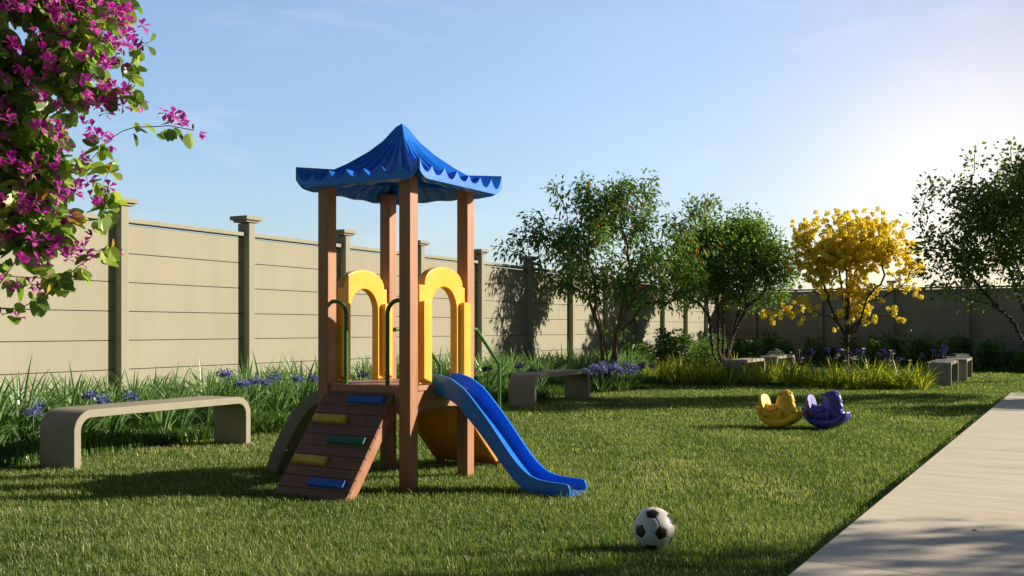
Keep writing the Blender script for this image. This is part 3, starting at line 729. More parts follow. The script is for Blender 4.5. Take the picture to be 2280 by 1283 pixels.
# ------------------------------------------------------------------ football
def ball_obj():
    ph = (1 + 5 ** 0.5) / 2
    iv = [Vector(v).normalized() for v in [(0, s1, s2 * ph) for s1 in (-1, 1) for s2 in (-1, 1)] + [(s1, s2 * ph, 0) for s1 in (-1, 1) for s2 in (-1, 1)] + [(s2 * ph, 0, s1) for s1 in (-1, 1) for s2 in (-1, 1)]]
    nb = lambda i: [j for j in range(12) if j != i and iv[i].dot(iv[j]) > 0.4]
    tv = {}
    for i in range(12):
        for j in nb(i): tv[(i, j)] = (iv[i] * 2 + iv[j]) / 3
    polys = []
    def order(c, pts):
        c = c.normalized(); x = (pts[0] - c * pts[0].dot(c)).normalized(); y = c.cross(x)
        return sorted(pts, key=lambda p: math.atan2(p.dot(y), p.dot(x)))
    for i in range(12): polys.append((order(iv[i], [tv[(i, j)] for j in nb(i)]), 1))
    for i in range(12):
        for j in nb(i):
            for k in nb(i):
                if j > i and k > j and k in nb(j):
                    c = iv[i] + iv[j] + iv[k]
                    polys.append((order(c, [tv[p] for p in ((i, j), (j, i), (j, k), (k, j), (k, i), (i, k))]), 0))
    # orient so the pentagons sit as seen in the photograph
    i0 = 0; i1 = nb(0)[0]
    a1 = iv[i0]; a2 = (iv[i1] - a1 * a1.dot(iv[i1])).normalized(); a3 = a1.cross(a2)
    pos = Vector((0, 0, 0))
    bc_ = G(1455, 1223)
    vd = Vector((-bc_.x, -bc_.y, H - 0.11)).normalized(); rx = Vector((0, 0, 1)).cross(vd).normalized(); uy = vd.cross(rx)
    v2w = lambda x, y, z: rx * x + uy * y + vd * z
    t1 = v2w(-0.058, 0.71, 0.70).normalized(); tt = v2w(0.385, -0.2, 0.90).normalized()
    t2 = (tt - t1 * t1.dot(tt)).normalized(); t3 = t1.cross(t2)
    Mx = Matrix((t1, t2, t3)).transposed() @ Matrix((a1, a2, a3))
    rB = 0.109; mb = MB(); n = 9
    for pts, mi in polys:
        c = sum(pts, Vector()) / len(pts)
        for q in range(len(pts)):
            p, r_ = pts[q], pts[(q + 1) % len(pts)]
            idx = {}; vs = []
            for i in range(n + 1):
                for j in range(n + 1 - i):
                    v = c + (p - c) * (i / n) + (r_ - c) * (j / n)
                    e = (i + j) / n
                    dpt = 1.0 - 0.022 * max(0, (e - 0.86) / 0.14) ** 1.6
                    idx[(i, j)] = len(vs); vs.append(Mx @ (v.normalized() * rB * dpt))
            fs = []
            for i in range(n):
                for j in range(n - i):
                    fs.append((idx[(i, j)], idx[(i + 1, j)], idx[(i, j + 1)]))
                    if i + j < n - 1: fs.append((idx[(i + 1, j)], idx[(i + 1, j + 1)], idx[(i, j + 1)]))
            mb.add(vs, fs, mi)
    # weld
    o = mb.build('football', [M['white'], M['black']], smooth=180)
    bm = bmesh.new(); bm.from_mesh(o.data); bmesh.ops.remove_doubles(bm, verts=bm.verts[:], dist=0.00005); bmesh.ops.recalc_face_normals(bm, faces=bm.faces[:]); bm.to_mesh(o.data); bm.free()
    o.data.polygons.foreach_set('use_smooth', np.full(len(o.data.polygons), True, dtype=bool))
    o.location = (bc_.x, bc_.y, 0.109)
    tag(o, 'black and white football lying on the grass in the foreground', 'ball')
ball_obj()

# ------------------------------------------------------------------ benches
def bench_mesh():
    L_, Hh, t, r, Wd = 2.0, 0.49, 0.066, 0.17, 0.43
    o_, i_ = [(0, 0), (0, Hh - r)], [(t, 0), (t, Hh - r)]
    for k in range(1, 11):
        a = math.pi / 2 * k / 10
        o_.append((r - r * math.cos(a), Hh - r + r * math.sin(a))); i_.append((r - (r - t) * math.cos(a), Hh - r + (r - t) * math.sin(a)))
    for k in range(0, 11):
        a = math.pi / 2 * (1 - k / 10)
        o_.append((L_ - r + r * math.cos(a), Hh - r + r * math.sin(a))); i_.append((L_ - r + (r - t) * math.cos(a), Hh - r + (r - t) * math.sin(a)))
    o_.append((L_, 0)); i_.append((L_ - t, 0))
    mb = MB(); mb.strip(o_, i_, Vector((0, Wd / 2, 0)), Vector((1, 0, 0)), Vector((0, 0, 1)), Vector((0, 1, 0)), Wd)
    return mb.build('bench', M['bench'], bevel=0.006, smooth=30)
bo = bench_mesh(); ba = math.atan2(U.y, U.x)
bpos = [(G(165, 1050), 'curved concrete bench on the left lawn, nearest to the camera'),
        (G(1190, 908), 'curved concrete bench in the shade behind the blue slide'),
        (Vector((4.80, 20.3, 0)), 'concrete bench half hidden behind yellow-green clumps, left of the book-topped bench'),
        (Vector((6.35, 23.3, 0)), 'far concrete bench with a small stack of books on top'),
        (G(2118, 861), 'concrete bench at the right end of the yellow-green clump row'),
        (G(2153, 849), 'concrete bench behind the right one, with a magazine on top')]
for i, (p, l) in enumerate(bpos):
    o = bo if i == 0 else bo.copy()
    if i: COL.objects.link(o)
    o.location = (p.x, p.y, -0.004); o.rotation_euler = (0, 0, ba); tag(o, l, 'bench', 'curved concrete benches')
def book(bench, along, across, z, rot, sx, sy, sz, mt, label, cat='book'):
    p = bpos[bench][0] + U * along - N * across
    root = empty('book', (p.x, p.y, 0.487 + z), ba + rot); tag(root, label, cat)
    mb = MB(); mb.box((0, 0, sz / 2), sx - 0.012, sy - 0.012, sz * 0.78); mb.build('pages', M['paper'], root)
    mb = MB(); mb.box((0, 0, sz * 0.05), sx, sy, sz * 0.1); mb.box((0, 0, sz * 0.95), sx, sy, sz * 0.1); mb.box((-sx / 2 + sz * 0.06, 0, sz * 0.5), sz * 0.1, sy, sz * 0.8)
    mb.build('cover', M[mt], root, bevel=0.002)
book(3, 0.75, 0.2, 0, 0.5, 0.42, 0.34, 0.035, 'palecover', 'pale book at the bottom of the stack on the far bench')
book(3, 0.72, 0.2, 0.035, 0.7, 0.36, 0.28, 0.035, 'tan', 'tan book in the middle of the stack on the far bench')
book(3, 0.72, 0.2, 0.07, 0.55, 0.34, 0.27, 0.03, 'olivecover', 'olive book on top of the stack on the far bench')
book(5, 0.85, 0.22, 0, 0.3, 0.5, 0.42, 0.022, 'palecover', 'pale magazine lying flat on the right far bench', 'magazine')
book(5, 0.95, 0.2, 0.022, -0.9, 0.36, 0.2, 0.07, 'darkcover', 'thick dark book lying on the pale magazine')

# ------------------------------------------------------------------ rocking horses
def rocking_horse(name, mat, loc, rz):
    root = empty(name, loc, rz)
    X, Y, Zz = Vector((1, 0, 0)), Vector((0, 1, 0)), Vector((0, 0, 1))
    # rocker: crescent hull
    n = 26; mb = MB(); rows_ = []
    for k in range(n + 1):
        t = -1 + 2 * k / n; x = 0.285 * t
        zl = 0.235 * abs(t) ** 2.2 * (0.80 if t < 0 else 0.60)
        thick = 0.075 + 0.03 * (1 - t * t) if t < 0 else 0.085 + 0.025 * (1 - t * t)
        wd = 0.115 * (1 - 0.62 * abs(t) ** 4) + 0.0
        if t > 0: wd = 0.118 * (1 - 0.30 * abs(t) ** 5)
        taper = 1 - (0.55 if t < 0 else 0.25) * max(0, abs(t) - 0.88) / 0.12
        ring = []
        prof_ = [(-0.80, 0.0), (-1.0, 0.22), (-1.06, 0.62), (-1.0, 0.90), (-0.78, 1.0), (0.78, 1.0), (1.0, 0.90), (1.06, 0.62), (1.0, 0.22), (0.80, 0.0)]
        for (py, pz) in prof_: ring.append(Vector((x, py * wd * taper, zl + (0.5 + (pz - 0.5) * taper) * thick)))
        rows_.append(ring)
    vs = [v for r_ in rows_ for v in r_]; m_ = 10; fs = []
    for i in range(n):
        for k in range(m_): fs.append((i * m_ + k, i * m_ + (k + 1) % m_, (i + 1) * m_ + (k + 1) % m_, (i + 1) * m_ + k))
    fs += [tuple(range(m_ - 1, -1, -1)), tuple(range(n * m_, n * m_ + m_))]
    mb.add(vs, fs)
    o = mb.build('rocker', mat, root, smooth=180); o.modifiers.new('sub', 'SUBSURF').levels = 1; o.modifiers['sub'].render_levels = 1
    # body: saddle block, chest, neck and horse head grown into one skin
    mb = MB()
    mb.ball((-0.06, 0, 0.16), 0.20, 0.098, 0.105); mb.ball((-0.195, 0, 0.20), 0.055, 0.10, 0.085); mb.ball((0.10, 0, 0.19), 0.11, 0.092, 0.11); mb.ball((0.165, 0, 0.165), 0.075, 0.08, 0.07); mb.ball((-0.17, 0, 0.20), 0.09, 0.085, 0.08)
    mb.ball((0.065, 0, 0.28), 0.078, 0.058, 0.11); mb.ball((0.10, 0, 0.36), 0.082, 0.066, 0.068)
    mb.ball((0.14, 0, 0.325), 0.055, 0.06, 0.085); mb.ball((0.162, 0, 0.258), 0.050, 0.052, 0.052); mb.ball((0.075, 0, 0.395), 0.045, 0.03, 0.04)
    for q in range(5): mb.ball((0.03 - 0.012 * q, 0, 0.385 - 0.045 * q), 0.036, 0.022, 0.042, nu=8, nv=6)
    for sy in (-1, 1):
        mb.ball((0.155, sy * 0.03, 0.35), 0.02, 0.02, 0.026, nu=8, nv=6)
        mb.tube([(0.03, sy * 0.085, 0.235), (-0.05, sy * 0.092, 0.19), (-0.14, sy * 0.088, 0.215), (-0.215, sy * 0.08, 0.27)], 0.016, 8)
        mb.tube([(0.10, sy * 0.092, 0.20), (0.07, sy * 0.108, 0.16), (0.085, sy * 0.104, 0.105)], [0.03, 0.024, 0.02], 8)
        mb.ball((0.20, sy * 0.018, 0.255), 0.012, 0.012, 0.014, nu=8, nv=6)
    o = mb.build('horse_body', mat, root, smooth=180)
    rm = o.modifiers.new('melt', 'REMESH'); rm.mode = 'VOXEL'; rm.voxel_size = 0.006; rm.use_smooth_shade = True
    sm = o.modifiers.new('soft', 'SMOOTH'); sm.factor = 0.5; sm.iterations = 5
    # seat back: oval plate with slot
    tl = R(14); Xn = Vector((math.cos(tl), 0, math.sin(tl))); Zn = Vector((-math.sin(tl), 0, math.cos(tl)))
    poly = []
    for k in range(28):
        a = 2 * math.pi * k / 28; yy = 0.112 * math.copysign(abs(math.cos(a)) ** 0.8, math.cos(a)); zz = 0.102 * math.copysign(abs(math.sin(a)) ** 0.8, math.sin(a))
        poly.append((yy, zz))
    c = Vector((-0.165, 0, 0.262)) + Zn * 0.02
    mb = MB(); mb.prism(poly, c, Y, Zn, Xn, 0.036)
    sb = mb.build('seat_back', mat, root, bevel=0.012, smooth=40, segs=3)
    mb = MB(); mb.box(c + Xn * 0.018 + Zn * 0.01, 0.006, 0.012, 0.085, Xn, Y, Zn); mb.build('slot_rib', mat, sb, bevel=0.002)
    for sy in (-1, 1):
        mb = MB(); mb.tube([(0.085, sy * 0.035, 0.385), (0.045, sy * 0.055, 0.392), (-0.005, sy * 0.07, 0.388), (-0.03, sy * 0.072, 0.386)], [0.022, 0.02, 0.013, 0.006], 10); mb.build('ear', mat, root, smooth=60)
        mb = MB(); mb.tube([(0.055, sy * 0.06, 0.365), (0.10, sy * 0.068, 0.345), (0.135, sy * 0.062, 0.30), (0.15, sy * 0.056, 0.285)], 0.008, 8); mb.build('bridle_strap', mat, root, smooth=60)
        mb = MB(); mb.tube([(-0.12, sy * 0.085, 0.135), (-0.12, sy * 0.13, 0.13)], 0.016, 10); mb.build('foot_peg', mat, root, smooth=50, bevel=0.003)
    ring = []
    for k in range(21):
        a = 2 * math.pi * k / 20
        ring.append(Vector((0.150, 0, 0.302)) + Y * (0.060 * math.cos(a)) + Vector((0.85, 0, 0.42)).normalized() * (0.050 * math.sin(a)))
    mb = MB(); mb.tube(ring, 0.008, 8, cap=False); mb.build('noseband', mat, root, smooth=60)
    fl = MB(); fl.ball((0.10, 0, 0.424), 0.05, 0.045, 0.014, nu=12, nv=8)
    for k in range(7): fl.ball((0.145 + 0.012 * math.sin(k), 0.045 * math.cos(k * 0.9), 0.405 - 0.02 * (k % 2)), 0.017, 0.014, 0.013, nu=8, nv=6)
    fl.build('forelock', mat, root, smooth=180)
    return root
h1 = rocking_horse('rocking_horse', M['toyy'], G(1736, 954) + Vector((0, 0.06, 0.005)), R(-43)); tag(h1, 'yellow plastic rocking horse on the lawn', 'rocking horse', 'rocking horses')
h2 = rocking_horse('rocking_horse', M['toyb'], G(1841, 956) + Vector((0, 0.06, 0.005)), R(-42)); tag(h2, 'indigo blue plastic rocking horse on the lawn', 'rocking horse', 'rocking horses')

# ------------------------------------------------------------------ trees
def grow(trunks, attr, rs, seg=0.22, wander=0.05, back=0.45, droop=0.0):
    """branch skeleton that reaches every attractor; returns nodes, parents, tip chains"""
    nodes, par, plen = [], [], []
    for pts in trunks:
        last = -1 if not nodes else 0
        for i, p in enumerate(pts):
            if nodes and i == 0 and (Vector(p) - nodes[0]).length < 1e-4: last = 0; continue
            nodes.append(Vector(p)); par.append(last); plen.append(0 if last < 0 else plen[last] + (nodes[-1] - nodes[last]).length); last = len(nodes) - 1
    base = nodes[0]; chains = []
    order = sorted(range(len(attr)), key=lambda i: (attr[i] - base).length)
    NP = np.array([list(n) for n in nodes]); PL = np.array(plen)
    for i in order:
        a = attr[i]; av = np.array(list(a))
        dv = av[None] - NP; dist = np.linalg.norm(dv, axis=1)
        cost = dist + back * PL + np.maximum(0, NP[:, 2] - av[2]) * 0.9
        cost[NP[:, 2] < min(0.45, av[2] * 0.3)] += 50
        j = int(np.argmin(cost)); d = dist[j]
        k = max(2, int(d / seg)); p0 = nodes[j]
        pd_ = (nodes[j] - nodes[par[j]]).normalized() if par[j] >= 0 else Vector((0, 0, 1))
        ctrl = p0 + pd_ * d * 0.4 + Vector((0, 0, 0.10 * d))
        ch = []; last = j
        for q in range(1, k + 1):
            t = q / k
            p = p0 * (1 - t) ** 2 + ctrl * (2 * t * (1 - t)) + a * t * t
            if q < k: p += Vector(rs.normal(0, wander, 3)) * min(1, d)
            if droop: p.z -= droop * t * t * d
            nodes.append(p); par.append(last); plen.append(plen[last] + (p - nodes[last]).length); last = len(nodes) - 1; ch.append(last)
        chains.append(ch)
        NP = np.array([list(n) for n in nodes]); PL = np.array(plen)
    return nodes, par, chains
def tree_mesh(name, nodes, par, mat, parent, rt, expo, rmax, sides=6, knob=None, rs=None):
    n = len(nodes); cnt = [0] * n; kids = [0] * n
    for i in range(n):
        if par[i] >= 0: kids[par[i]] += 1
    for i in range(n - 1, -1, -1):
        if kids[i] == 0: cnt[i] += 1
        if par[i] >= 0: cnt[par[i]] += cnt[i]
    rad = [min(rmax, rt * c ** expo) for c in cnt]
    rad[0] *= 1.25
    mb = MB()
    for i in range(n):
        if par[i] < 0: continue
        a, b_ = nodes[par[i]], nodes[i]
        if (b_ - a).length < 1e-5: continue
        r0 = min(rad[par[i]], rad[i] * 1.5)
        mb.tube([a, b_ + (b_ - a) * 0.04], [r0, rad[i]], sides if rad[i] > 0.012 else 4, cap=False)
    o = mb.build(name, mat, parent, smooth=180)
    return o, rad
def leaves_on(nodes, par, chains, rs, per, tail, spread, size, mat, name, parent, tmpl=LEAF, droop=0.4, bias=None, svar=0.3):
    P_, D_ = [], []
    for ch in chains:
        m_ = max(1, int(len(ch) * tail)); seg = ch[-m_:]
        for _ in range(per):
            i = seg[rs.randint(len(seg))]; a = nodes[par[i]]; b_ = nodes[i]
            t = rs.uniform(); p = a * (1 - t) + b_ * t
            off = Vector(rs.normal(0, spread, 3))
            P_.append(p + off); ax = (b_ - a).normalized()
            D_.append(ax * 0.5 + off.normalized() * 0.8 + Vector(rs.normal(0, 0.4, 3)) - Vector((0, 0, droop)))
    P_ = np.array([list(v) for v in P_]); D_ = np.array([list(v) for v in D_]); n = len(P_)
    sz = size * rs.uniform(1 - svar, 1 + svar, n)
    V_ = place(tmpl[0], P_, D_, rs.uniform(-1.2, 1.2, n), sz)
    return np_mesh(name, V_, tmpl[1], len(tmpl[0]), n, mat, parent, rnd=rs.uniform(0, 1, n)), P_
def fill(blobs, D, depth, n, rs, shell=0.35):
    """attractors spread through ellipsoids given as photo positions at distance D"""
    wts = np.array([b_[2] * b_[3] * (b_[4] if len(b_) > 4 else 1) for b_ in blobs]); wts = wts / wts.sum(); out = []
    for _ in range(n):
        b_ = blobs[rs.choice(len(blobs), p=wts)]
        v = rs.normal(0, 1, 3); v /= np.linalg.norm(v); v *= rs.uniform(shell, 1) ** (1 / 2.2)
        sc2 = D / F
        dd = max(0.12, min(depth, b_[2] * sc2 * 1.0))
        c = PX(b_[0], b_[1], D)
        out.append(c + Vector((v[0] * b_[2] * sc2, v[1] * dd, v[2] * b_[3] * sc2)))
    return out
def rel(root, pts): return [p - root.location for p in pts]
def tree_root(name, base, label, group=None):
    r = empty(name, (base.x, base.y, 0)); tag(r, label, 'tree', group); return r

# tree with drooping leaves and red fruits, beside the wall
D1 = 20.3; rs = np.random.RandomState(21)
t1 = tree_root('fruit_tree', Vector(((1347 - 1140) / F * D1, D1, 0)), 'multi-stemmed tree with drooping green leaves and tiny red fruits, beside the left wall')
bl = [(1350, 570, 130, 95, 1.2), (1390, 470, 85, 60), (1310, 500, 70, 42), (1345, 440, 60, 38, 1.3), (1410, 440, 60, 40, 1.2), (1240, 540, 70, 50), (1480, 530, 75, 70, 1.4), (1520, 620, 45, 45, 1), (1440, 620, 90, 55, 1), (1290, 630, 70, 45, 0.8), (1190, 535, 45, 22, 0.7), (1255, 455, 18, 28, 0.4), (1430, 420, 45, 25, 0.8), (1550, 465, 45, 16, 0.7), (1500, 590, 50, 50, 0.7), (1450, 668, 45, 16, 0.6), (1345, 425, 60, 25, .8)]
at = fill(bl, D1, 1.2, 190, rs) + [PX(1118, 556, D1), PX(1140, 560, D1), PX(1590, 455, D1), PX(1452, 402, D1), PX(1298, 408, D1), PX(1240, 412, D1), PX(1180, 580, D1 - 0.3), PX(1510, 655, D1), PX(1365, 722, D1), PX(1390, 730, D1), PX(1180, 462 + 20, D1), PX(1610, 545, D1)]
zt_ = lambda x, y, dd=0: PX(x, y, D1 + dd)
bs = Vector((t1.location.x, D1, 0))
trk = [[bs, zt_(1340, 780), zt_(1336, 740), zt_(1322, 700), zt_(1312, 670, -.2)], [bs, zt_(1352, 790, -.1), zt_(1345, 745, .2), zt_(1330, 690, .3), zt_(1325, 640, .3)], [bs, zt_(1372, 800, .1), zt_(1367, 755, .1), zt_(1377, 720, 0), zt_(1385, 680, 0), zt_(1400, 640, .2)], [bs, zt_(1366, 790, -.2), zt_(1372, 740, -.3), zt_(1395, 690, -.3), zt_(1415, 660, -.4)]]
nodes, par, ch = grow([rel(t1, q) for q in trk], rel(t1, at), rs, 0.2, 0.03, 0.5)
tree_mesh('trunk', nodes, par, M['bark'], t1, 0.0085, 0.42, 0.075)
_, lp = leaves_on(nodes, par, ch, rs, 60, 0.66, 0.11, 0.12, M['redfruit'], 'crown', t1, NARROW, 0.75)
k = rs.choice(len(lp), 260, replace=False); mb = MB()
for p in lp[k]: mb.ball(p - np.array([0, 0, .03]), 0.016, 0.016, 0.016, nu=6, nv=4, rnd=rs.uniform())
fo = mb.build('fruit', M['fruitred'], t1, smooth=180, rnd=True); fo['kind'] = 'stuff'

# two dense trees with knobbly fruit-studded trunks
def knobs(root, nodes, par, rad, rs, n, zmax, parent):
    mb = MB(); cand = [i for i in range(len(nodes)) if par[i] >= 0 and rad[i] > 0.022 and nodes[i].z < zmax]
    for _ in range(n):
        i = cand[rs.randint(len(cand))]; t = rs.uniform(); p = nodes[par[i]] * (1 - t) + nodes[i] * t
        ax = (nodes[i] - nodes[par[i]]).normalized(); v = Vector(rs.normal(0, 1, 3)); v = (v - ax * v.dot(ax)).normalized()
        rr = rs.uniform(0.011, 0.02); mb.ball(p + v * (rad[i] + rr * 0.5), rr, rr, rr, nu=6, nv=4)
    o = mb.build('trunk_fruit', M['knob'], parent, smooth=180); o['kind'] = 'stuff'
D2 = 26.0; rs = np.random.RandomState(5)
t2 = tree_root('dense_tree', Vector(((1612 - 1140) / F * D2, D2, 0)), 'dense small-leaved tree with dark fruit-studded stems near the wall corner')
bl = [(1625, 580, 105, 85, 1.3), (1600, 530, 60, 45), (1665, 540, 55, 50), (1570, 610, 55, 60), (1690, 610, 60, 50), (1740, 600, 40, 45, .7), (1545, 560, 40, 45, .8), (1560, 480, 32, 28, .6), (1650, 510, 40, 25, .8), (1715, 650, 40, 35, .5), (1560, 650, 40, 30, .6)]
at = fill(bl, D2, 1.2, 230, rs, 0.2) + [PX(x, y, D2) for x, y in ((1645, 478), (1690, 484), (1590, 462), (1540, 462), (1770, 560), (1760, 580), (1530, 668), (1740, 550), (1720, 520))]
q = lambda x, y, dd=0: PX(x, y, D2 + dd)
bs = Vector((t2.location.x, D2, 0))
trk = [[bs, q(1588, 790, -.1), q(1583, 740, -.1), q(1578, 705), q(1560, 680, .1)], [bs, q(1600, 780), q(1600, 730, .1), q(1597, 680, .2), q(1590, 640, .1)], [bs, q(1610, 770, .2), q(1612, 720, .2), q(1610, 670, .3), q(1625, 630, .3)], [bs, q(1622, 770, -.2), q(1638, 735, -.2), q(1650, 710, -.2), q(1665, 680, -.3), q(1690, 665, -.3)], [bs, q(1630, 760, .3), q(1640, 710, .3), q(1650, 660, .3)]]
nodes, par, ch = grow([rel(t2, x) for x in trk], rel(t2, at), rs, 0.25, 0.03, 0.5)
_, rad = tree_mesh('trunk', nodes, par, M['barkdark'], t2, 0.009, 0.40, 0.085)
knobs(t2, nodes, par, rad, rs, 900, 2.0, t2)
leaves_on(nodes, par, ch, rs, 95, 0.75, 0.13, 0.10, M['smallleaf'], 'crown', t2, LEAF, 0.15)

D3 = 21.0; rs = np.random.RandomState(9)
t3 = tree_root('dense_tree', Vector(((2335 - 1140) / F * D3, D3, 0)), 'large dusky green tree leaning in from the right edge before the low sun')
bl = [(2230, 430, 110, 80, 1.2), (2300, 480, 140, 120, 1.2), (2200, 540, 100, 80, .9), (2130, 430, 45, 35, .8), (2115, 500, 45, 40, .8), (2120, 570, 60, 45, .6), (2150, 620, 60, 35, .5), (2270, 360, 60, 40), (2250, 600, 90, 60, .8), (2380, 420, 120, 110), (2420, 560, 110, 90), (2170, 470, 60, 60), (2190, 680, 40, 22, .4), (2225, 720, 22, 10, .4)]
at = fill(bl, D3, 1.5, 250, rs, 0.15) + [PX(x, y, D3) for x, y in ((2075, 410), (2060, 440), (2050, 500), (2060, 535), (2045, 560), (2055, 600), (2110, 640), (2085, 650), (2170, 345), (2250, 330), (2130, 590), (2090, 610), (2080, 560))]
q = lambda x, y, dd=0: PX(x, y, D3 + dd)
bs = Vector((t3.location.x, D3, 0))
trk = [[bs, q(2310, 790), q(2275, 755), q(2255, 715), q(2225, 690), q(2190, 650), q(2160, 610), q(2150, 570)], [bs, q(2315, 770, .2), q(2285, 700, .2), q(2262, 640, .2), q(2240, 580, .3)], [bs, q(2325, 760, -.2), q(2310, 680, -.2), q(2300, 600, -.3)], [bs, q(2345, 760, .1), q(2360, 680), q(2380, 600)]]
nodes, par, ch = grow([rel(t3, x) for x in trk], rel(t3, at), rs, 0.22, 0.03, 0.5)
_, rad = tree_mesh('trunk', nodes, par, M['barkdark'], t3, 0.009, 0.40, 0.085)
knobs(t3, nodes, par, rad, rs, 700, 2.4, t3)
leaves_on(nodes, par, ch, rs, 58, 0.75, 0.13, 0.115, M['rightleaf'], 'crown', t3, LEAF, 0.25)

# yellow flowering tree
D4 = 25.0; rs = np.random.RandomState(14)
t4 = tree_root('yellow_blossom_tree', Vector(((1886 - 1140) / F * D4, D4, 0)), 'tree covered in round yellow blossom clusters before the shaded far wall')
bl = [(1880, 524, 100, 50, 1.3), (1820, 559, 60, 45, 1.2), (1930, 544, 65, 60, 1.3), (1800, 589, 35, 28), (1870, 574, 60, 40), (1985, 569, 45, 26, .9), (2020, 584, 30, 16, .9), (1960, 594, 35, 25), (1900, 604, 60, 25, .6), (1825, 624, 32, 22, .9), (1925, 639, 38, 22, .9), (1770, 694, 24, 18, 1.3), (1782, 686, 26, 20, 1.2), (1720, 694, 22, 14, 1), (1850, 604, 35, 18), (1905, 664, 30, 18, .6)]
big = fill(bl, D4, 1.25, 185, rs, 0.35)
loose = [PX(x, y, D4 + rs.uniform(-.6, .6)) for x, y in [(1862, 700), (1888, 724), (1895, 694), (1918, 713), (1928, 703), (1938, 690), (1945, 655), (1975, 640), (2005, 640), (2020, 650), (1990, 690), (1950, 710), (2005, 712), (2015, 715), (1870, 701), (1860, 730), (1845, 670), (1850, 650), (1915, 685), (1960, 668), (1932, 718), (2020, 625), (2000, 605), (1985, 610), (1830, 660), (1810, 650), (1800, 680), (2040, 640), (2045, 660), (1990, 700), (1875, 640)]]
q = lambda x, y, dd=0: PX(x, y, D4 + dd)
bs = Vector((t4.location.x, D4, 0))
trk = [[bs, q(1884, 790), q(1882, 750), q(1876, 735), q(1862, 715, -.1), q(1853, 690, -.2), q(1845, 672, -.2), q(1820, 655, -.3)], [bs, q(1885, 785), q(1886, 745), q(1886, 700, .1), q(1884, 660, .1), q(1894, 620, .1), q(1893, 590, .1), q(1905, 560, .2)],
       [bs, q(1886, 780), q(1886, 740), q(1880, 690, .3), q(1874, 640, .3), q(1868, 600, .3), q(1850, 580, .3)], [bs, q(1887, 782), q(1889, 742), q(1905, 738, -.2), q(1918, 705, -.3), q(1930, 665, -.4), q(1950, 640, -.4)]]
nodes, par, ch = grow([rel(t4, x) for x in trk], rel(t4, big + loose), rs, 0.25, 0.035, 0.5)
tree_mesh('trunk', nodes, par, M['barkdark'], t4, 0.008, 0.46, 0.13, 7)
# blossom clusters: crinkled petal balls
cent = []; ntips = len(big) + len(loose)
order_ = sorted(range(ntips), key=lambda i: ((big + loose)[i] - bs).length)
tips = [nodes[c[-1]] for c in ch]; isb = [order_[i] < len(big) for i in range(ntips)]
for tpt, b_ in zip(tips, isb):
    if b_:
        for _ in range(6): cent.append((tpt + Vector(rs.normal(0, 0.17, 3)), rs.uniform(0.06, 0.085)))
    else:
        for _ in range(2): cent.append((tpt + Vector(rs.normal(0, 0.05, 3)), rs.uniform(0.06, 0.085)))
P_, D_, Z_, RN = [], [], [], []
for c, r_ in cent:
    base_r = rs.uniform(0, 0.6)
    for _ in range(26):
        v = rs.normal(0, 1, 3); v /= np.linalg.norm(v)
        P_.append(np.array(c) + v * r_ * 0.25); D_.append(v + rs.normal(0, 0.25, 3)); Z_.append(r_ * rs.uniform(0.75, 1.05)); RN.append(min(1, base_r + rs.uniform(0, 0.4)))
PET = ([(-0.10, 0, 0), (0.10, 0, 0), (-0.36, 0.66, 0.06), (0.0, 0.72, 0.16), (0.36, 0.66, 0.06), (-0.22, 0.9, -0.12), (0.22, 0.9, -0.12)], [(0, 1, 3), (0, 3, 2), (1, 4, 3), (2, 3, 5), (3, 6, 5), (3, 4, 6)])
V_ = place(PET[0], np.array(P_), np.array(D_), rs.uniform(0, 6.28, len(P_)), np.array(Z_))
co_ = np_mesh('blossom', V_, PET[1], 7, len(P_), M['yellowflower'], t4, rnd=RN)

# purple flowering tree at the left edge, close to the camera
D5 = 4.7; rs = np.random.RandomState(31)
t5 = tree_root('orchid_tree', Vector((-3.35, 4.9, 0)), 'leafy tree with magenta orchid-like flowers leaning in at the left edge')
bl = [(40, 100, 130, 130, 1), (140, 80, 80, 90, 1), (50, 290, 100, 120, 1), (130, 330, 60, 60, .8), (45, 460, 90, 90, 1), (85, 515, 55, 50, .8), (40, 600, 55, 50, .7), (-120, 120, 160, 180, .8), (-120, 420, 140, 200, .7), (180, 180, 60, 50, .8), (100, -90, 200, 110, .5), (-320, 200, 160, 300, .35)]
at = fill(bl, D5, 0.34, 170, rs, 0.1)
spr = [(315, 108, 4.55), (290, 160, 4.6), (265, 30, 4.6), (300, 222, 4.55), (240, 215, 4.6), (430, 290, 4.5), (235, 465, 4.6), (235, 556, 4.5), (230, 430, 4.6), (145, 620, 4.55), (85, 665, 4.5), (215, 490, 4.7), (5, 700, 4.5), (225, 330, 4.65), (240, 385, 4.65)]
at2 = [PX(x, y, d_) for x, y, d_ in spr]
q = lambda x, y, dd=0: PX(x, y, D5 + dd)
bs = Vector((t5.location.x, t5.location.y, 0))
trk = [[bs, bs + Vector((0.03, 0, 0.7)), bs + Vector((0.10, -0.03, 1.3)), q(-330, 420), q(-220, 250), q(-100, 100), q(0, 0)], [bs, bs + Vector((0.03, 0.03, 0.72)), bs + Vector((0.14, 0.05, 1.2)), q(-200, 520), q(-60, 450), q(50, 380)], [bs, bs + Vector((0.05, 0.03, 1.0)), bs + Vector((0.25, 0.05, 1.45)), q(-100, 330, .1), q(0, 220, .1), q(90, 120, .1)]]
nodes, par, ch = grow([rel(t5, x) for x in trk], rel(t5, at + at2), rs, 0.08, 0.012, 0.3)
tree_mesh('trunk', nodes, par, M['barkdark'], t5, 0.0022, 0.52, 0.07, 7)
ordr = sorted(range(len(at) + len(at2)), key=lambda i: ((at + at2)[i] - bs).length)
P_, D_ = [], []
FP = []                                             # flower sites (pos, outward dir)
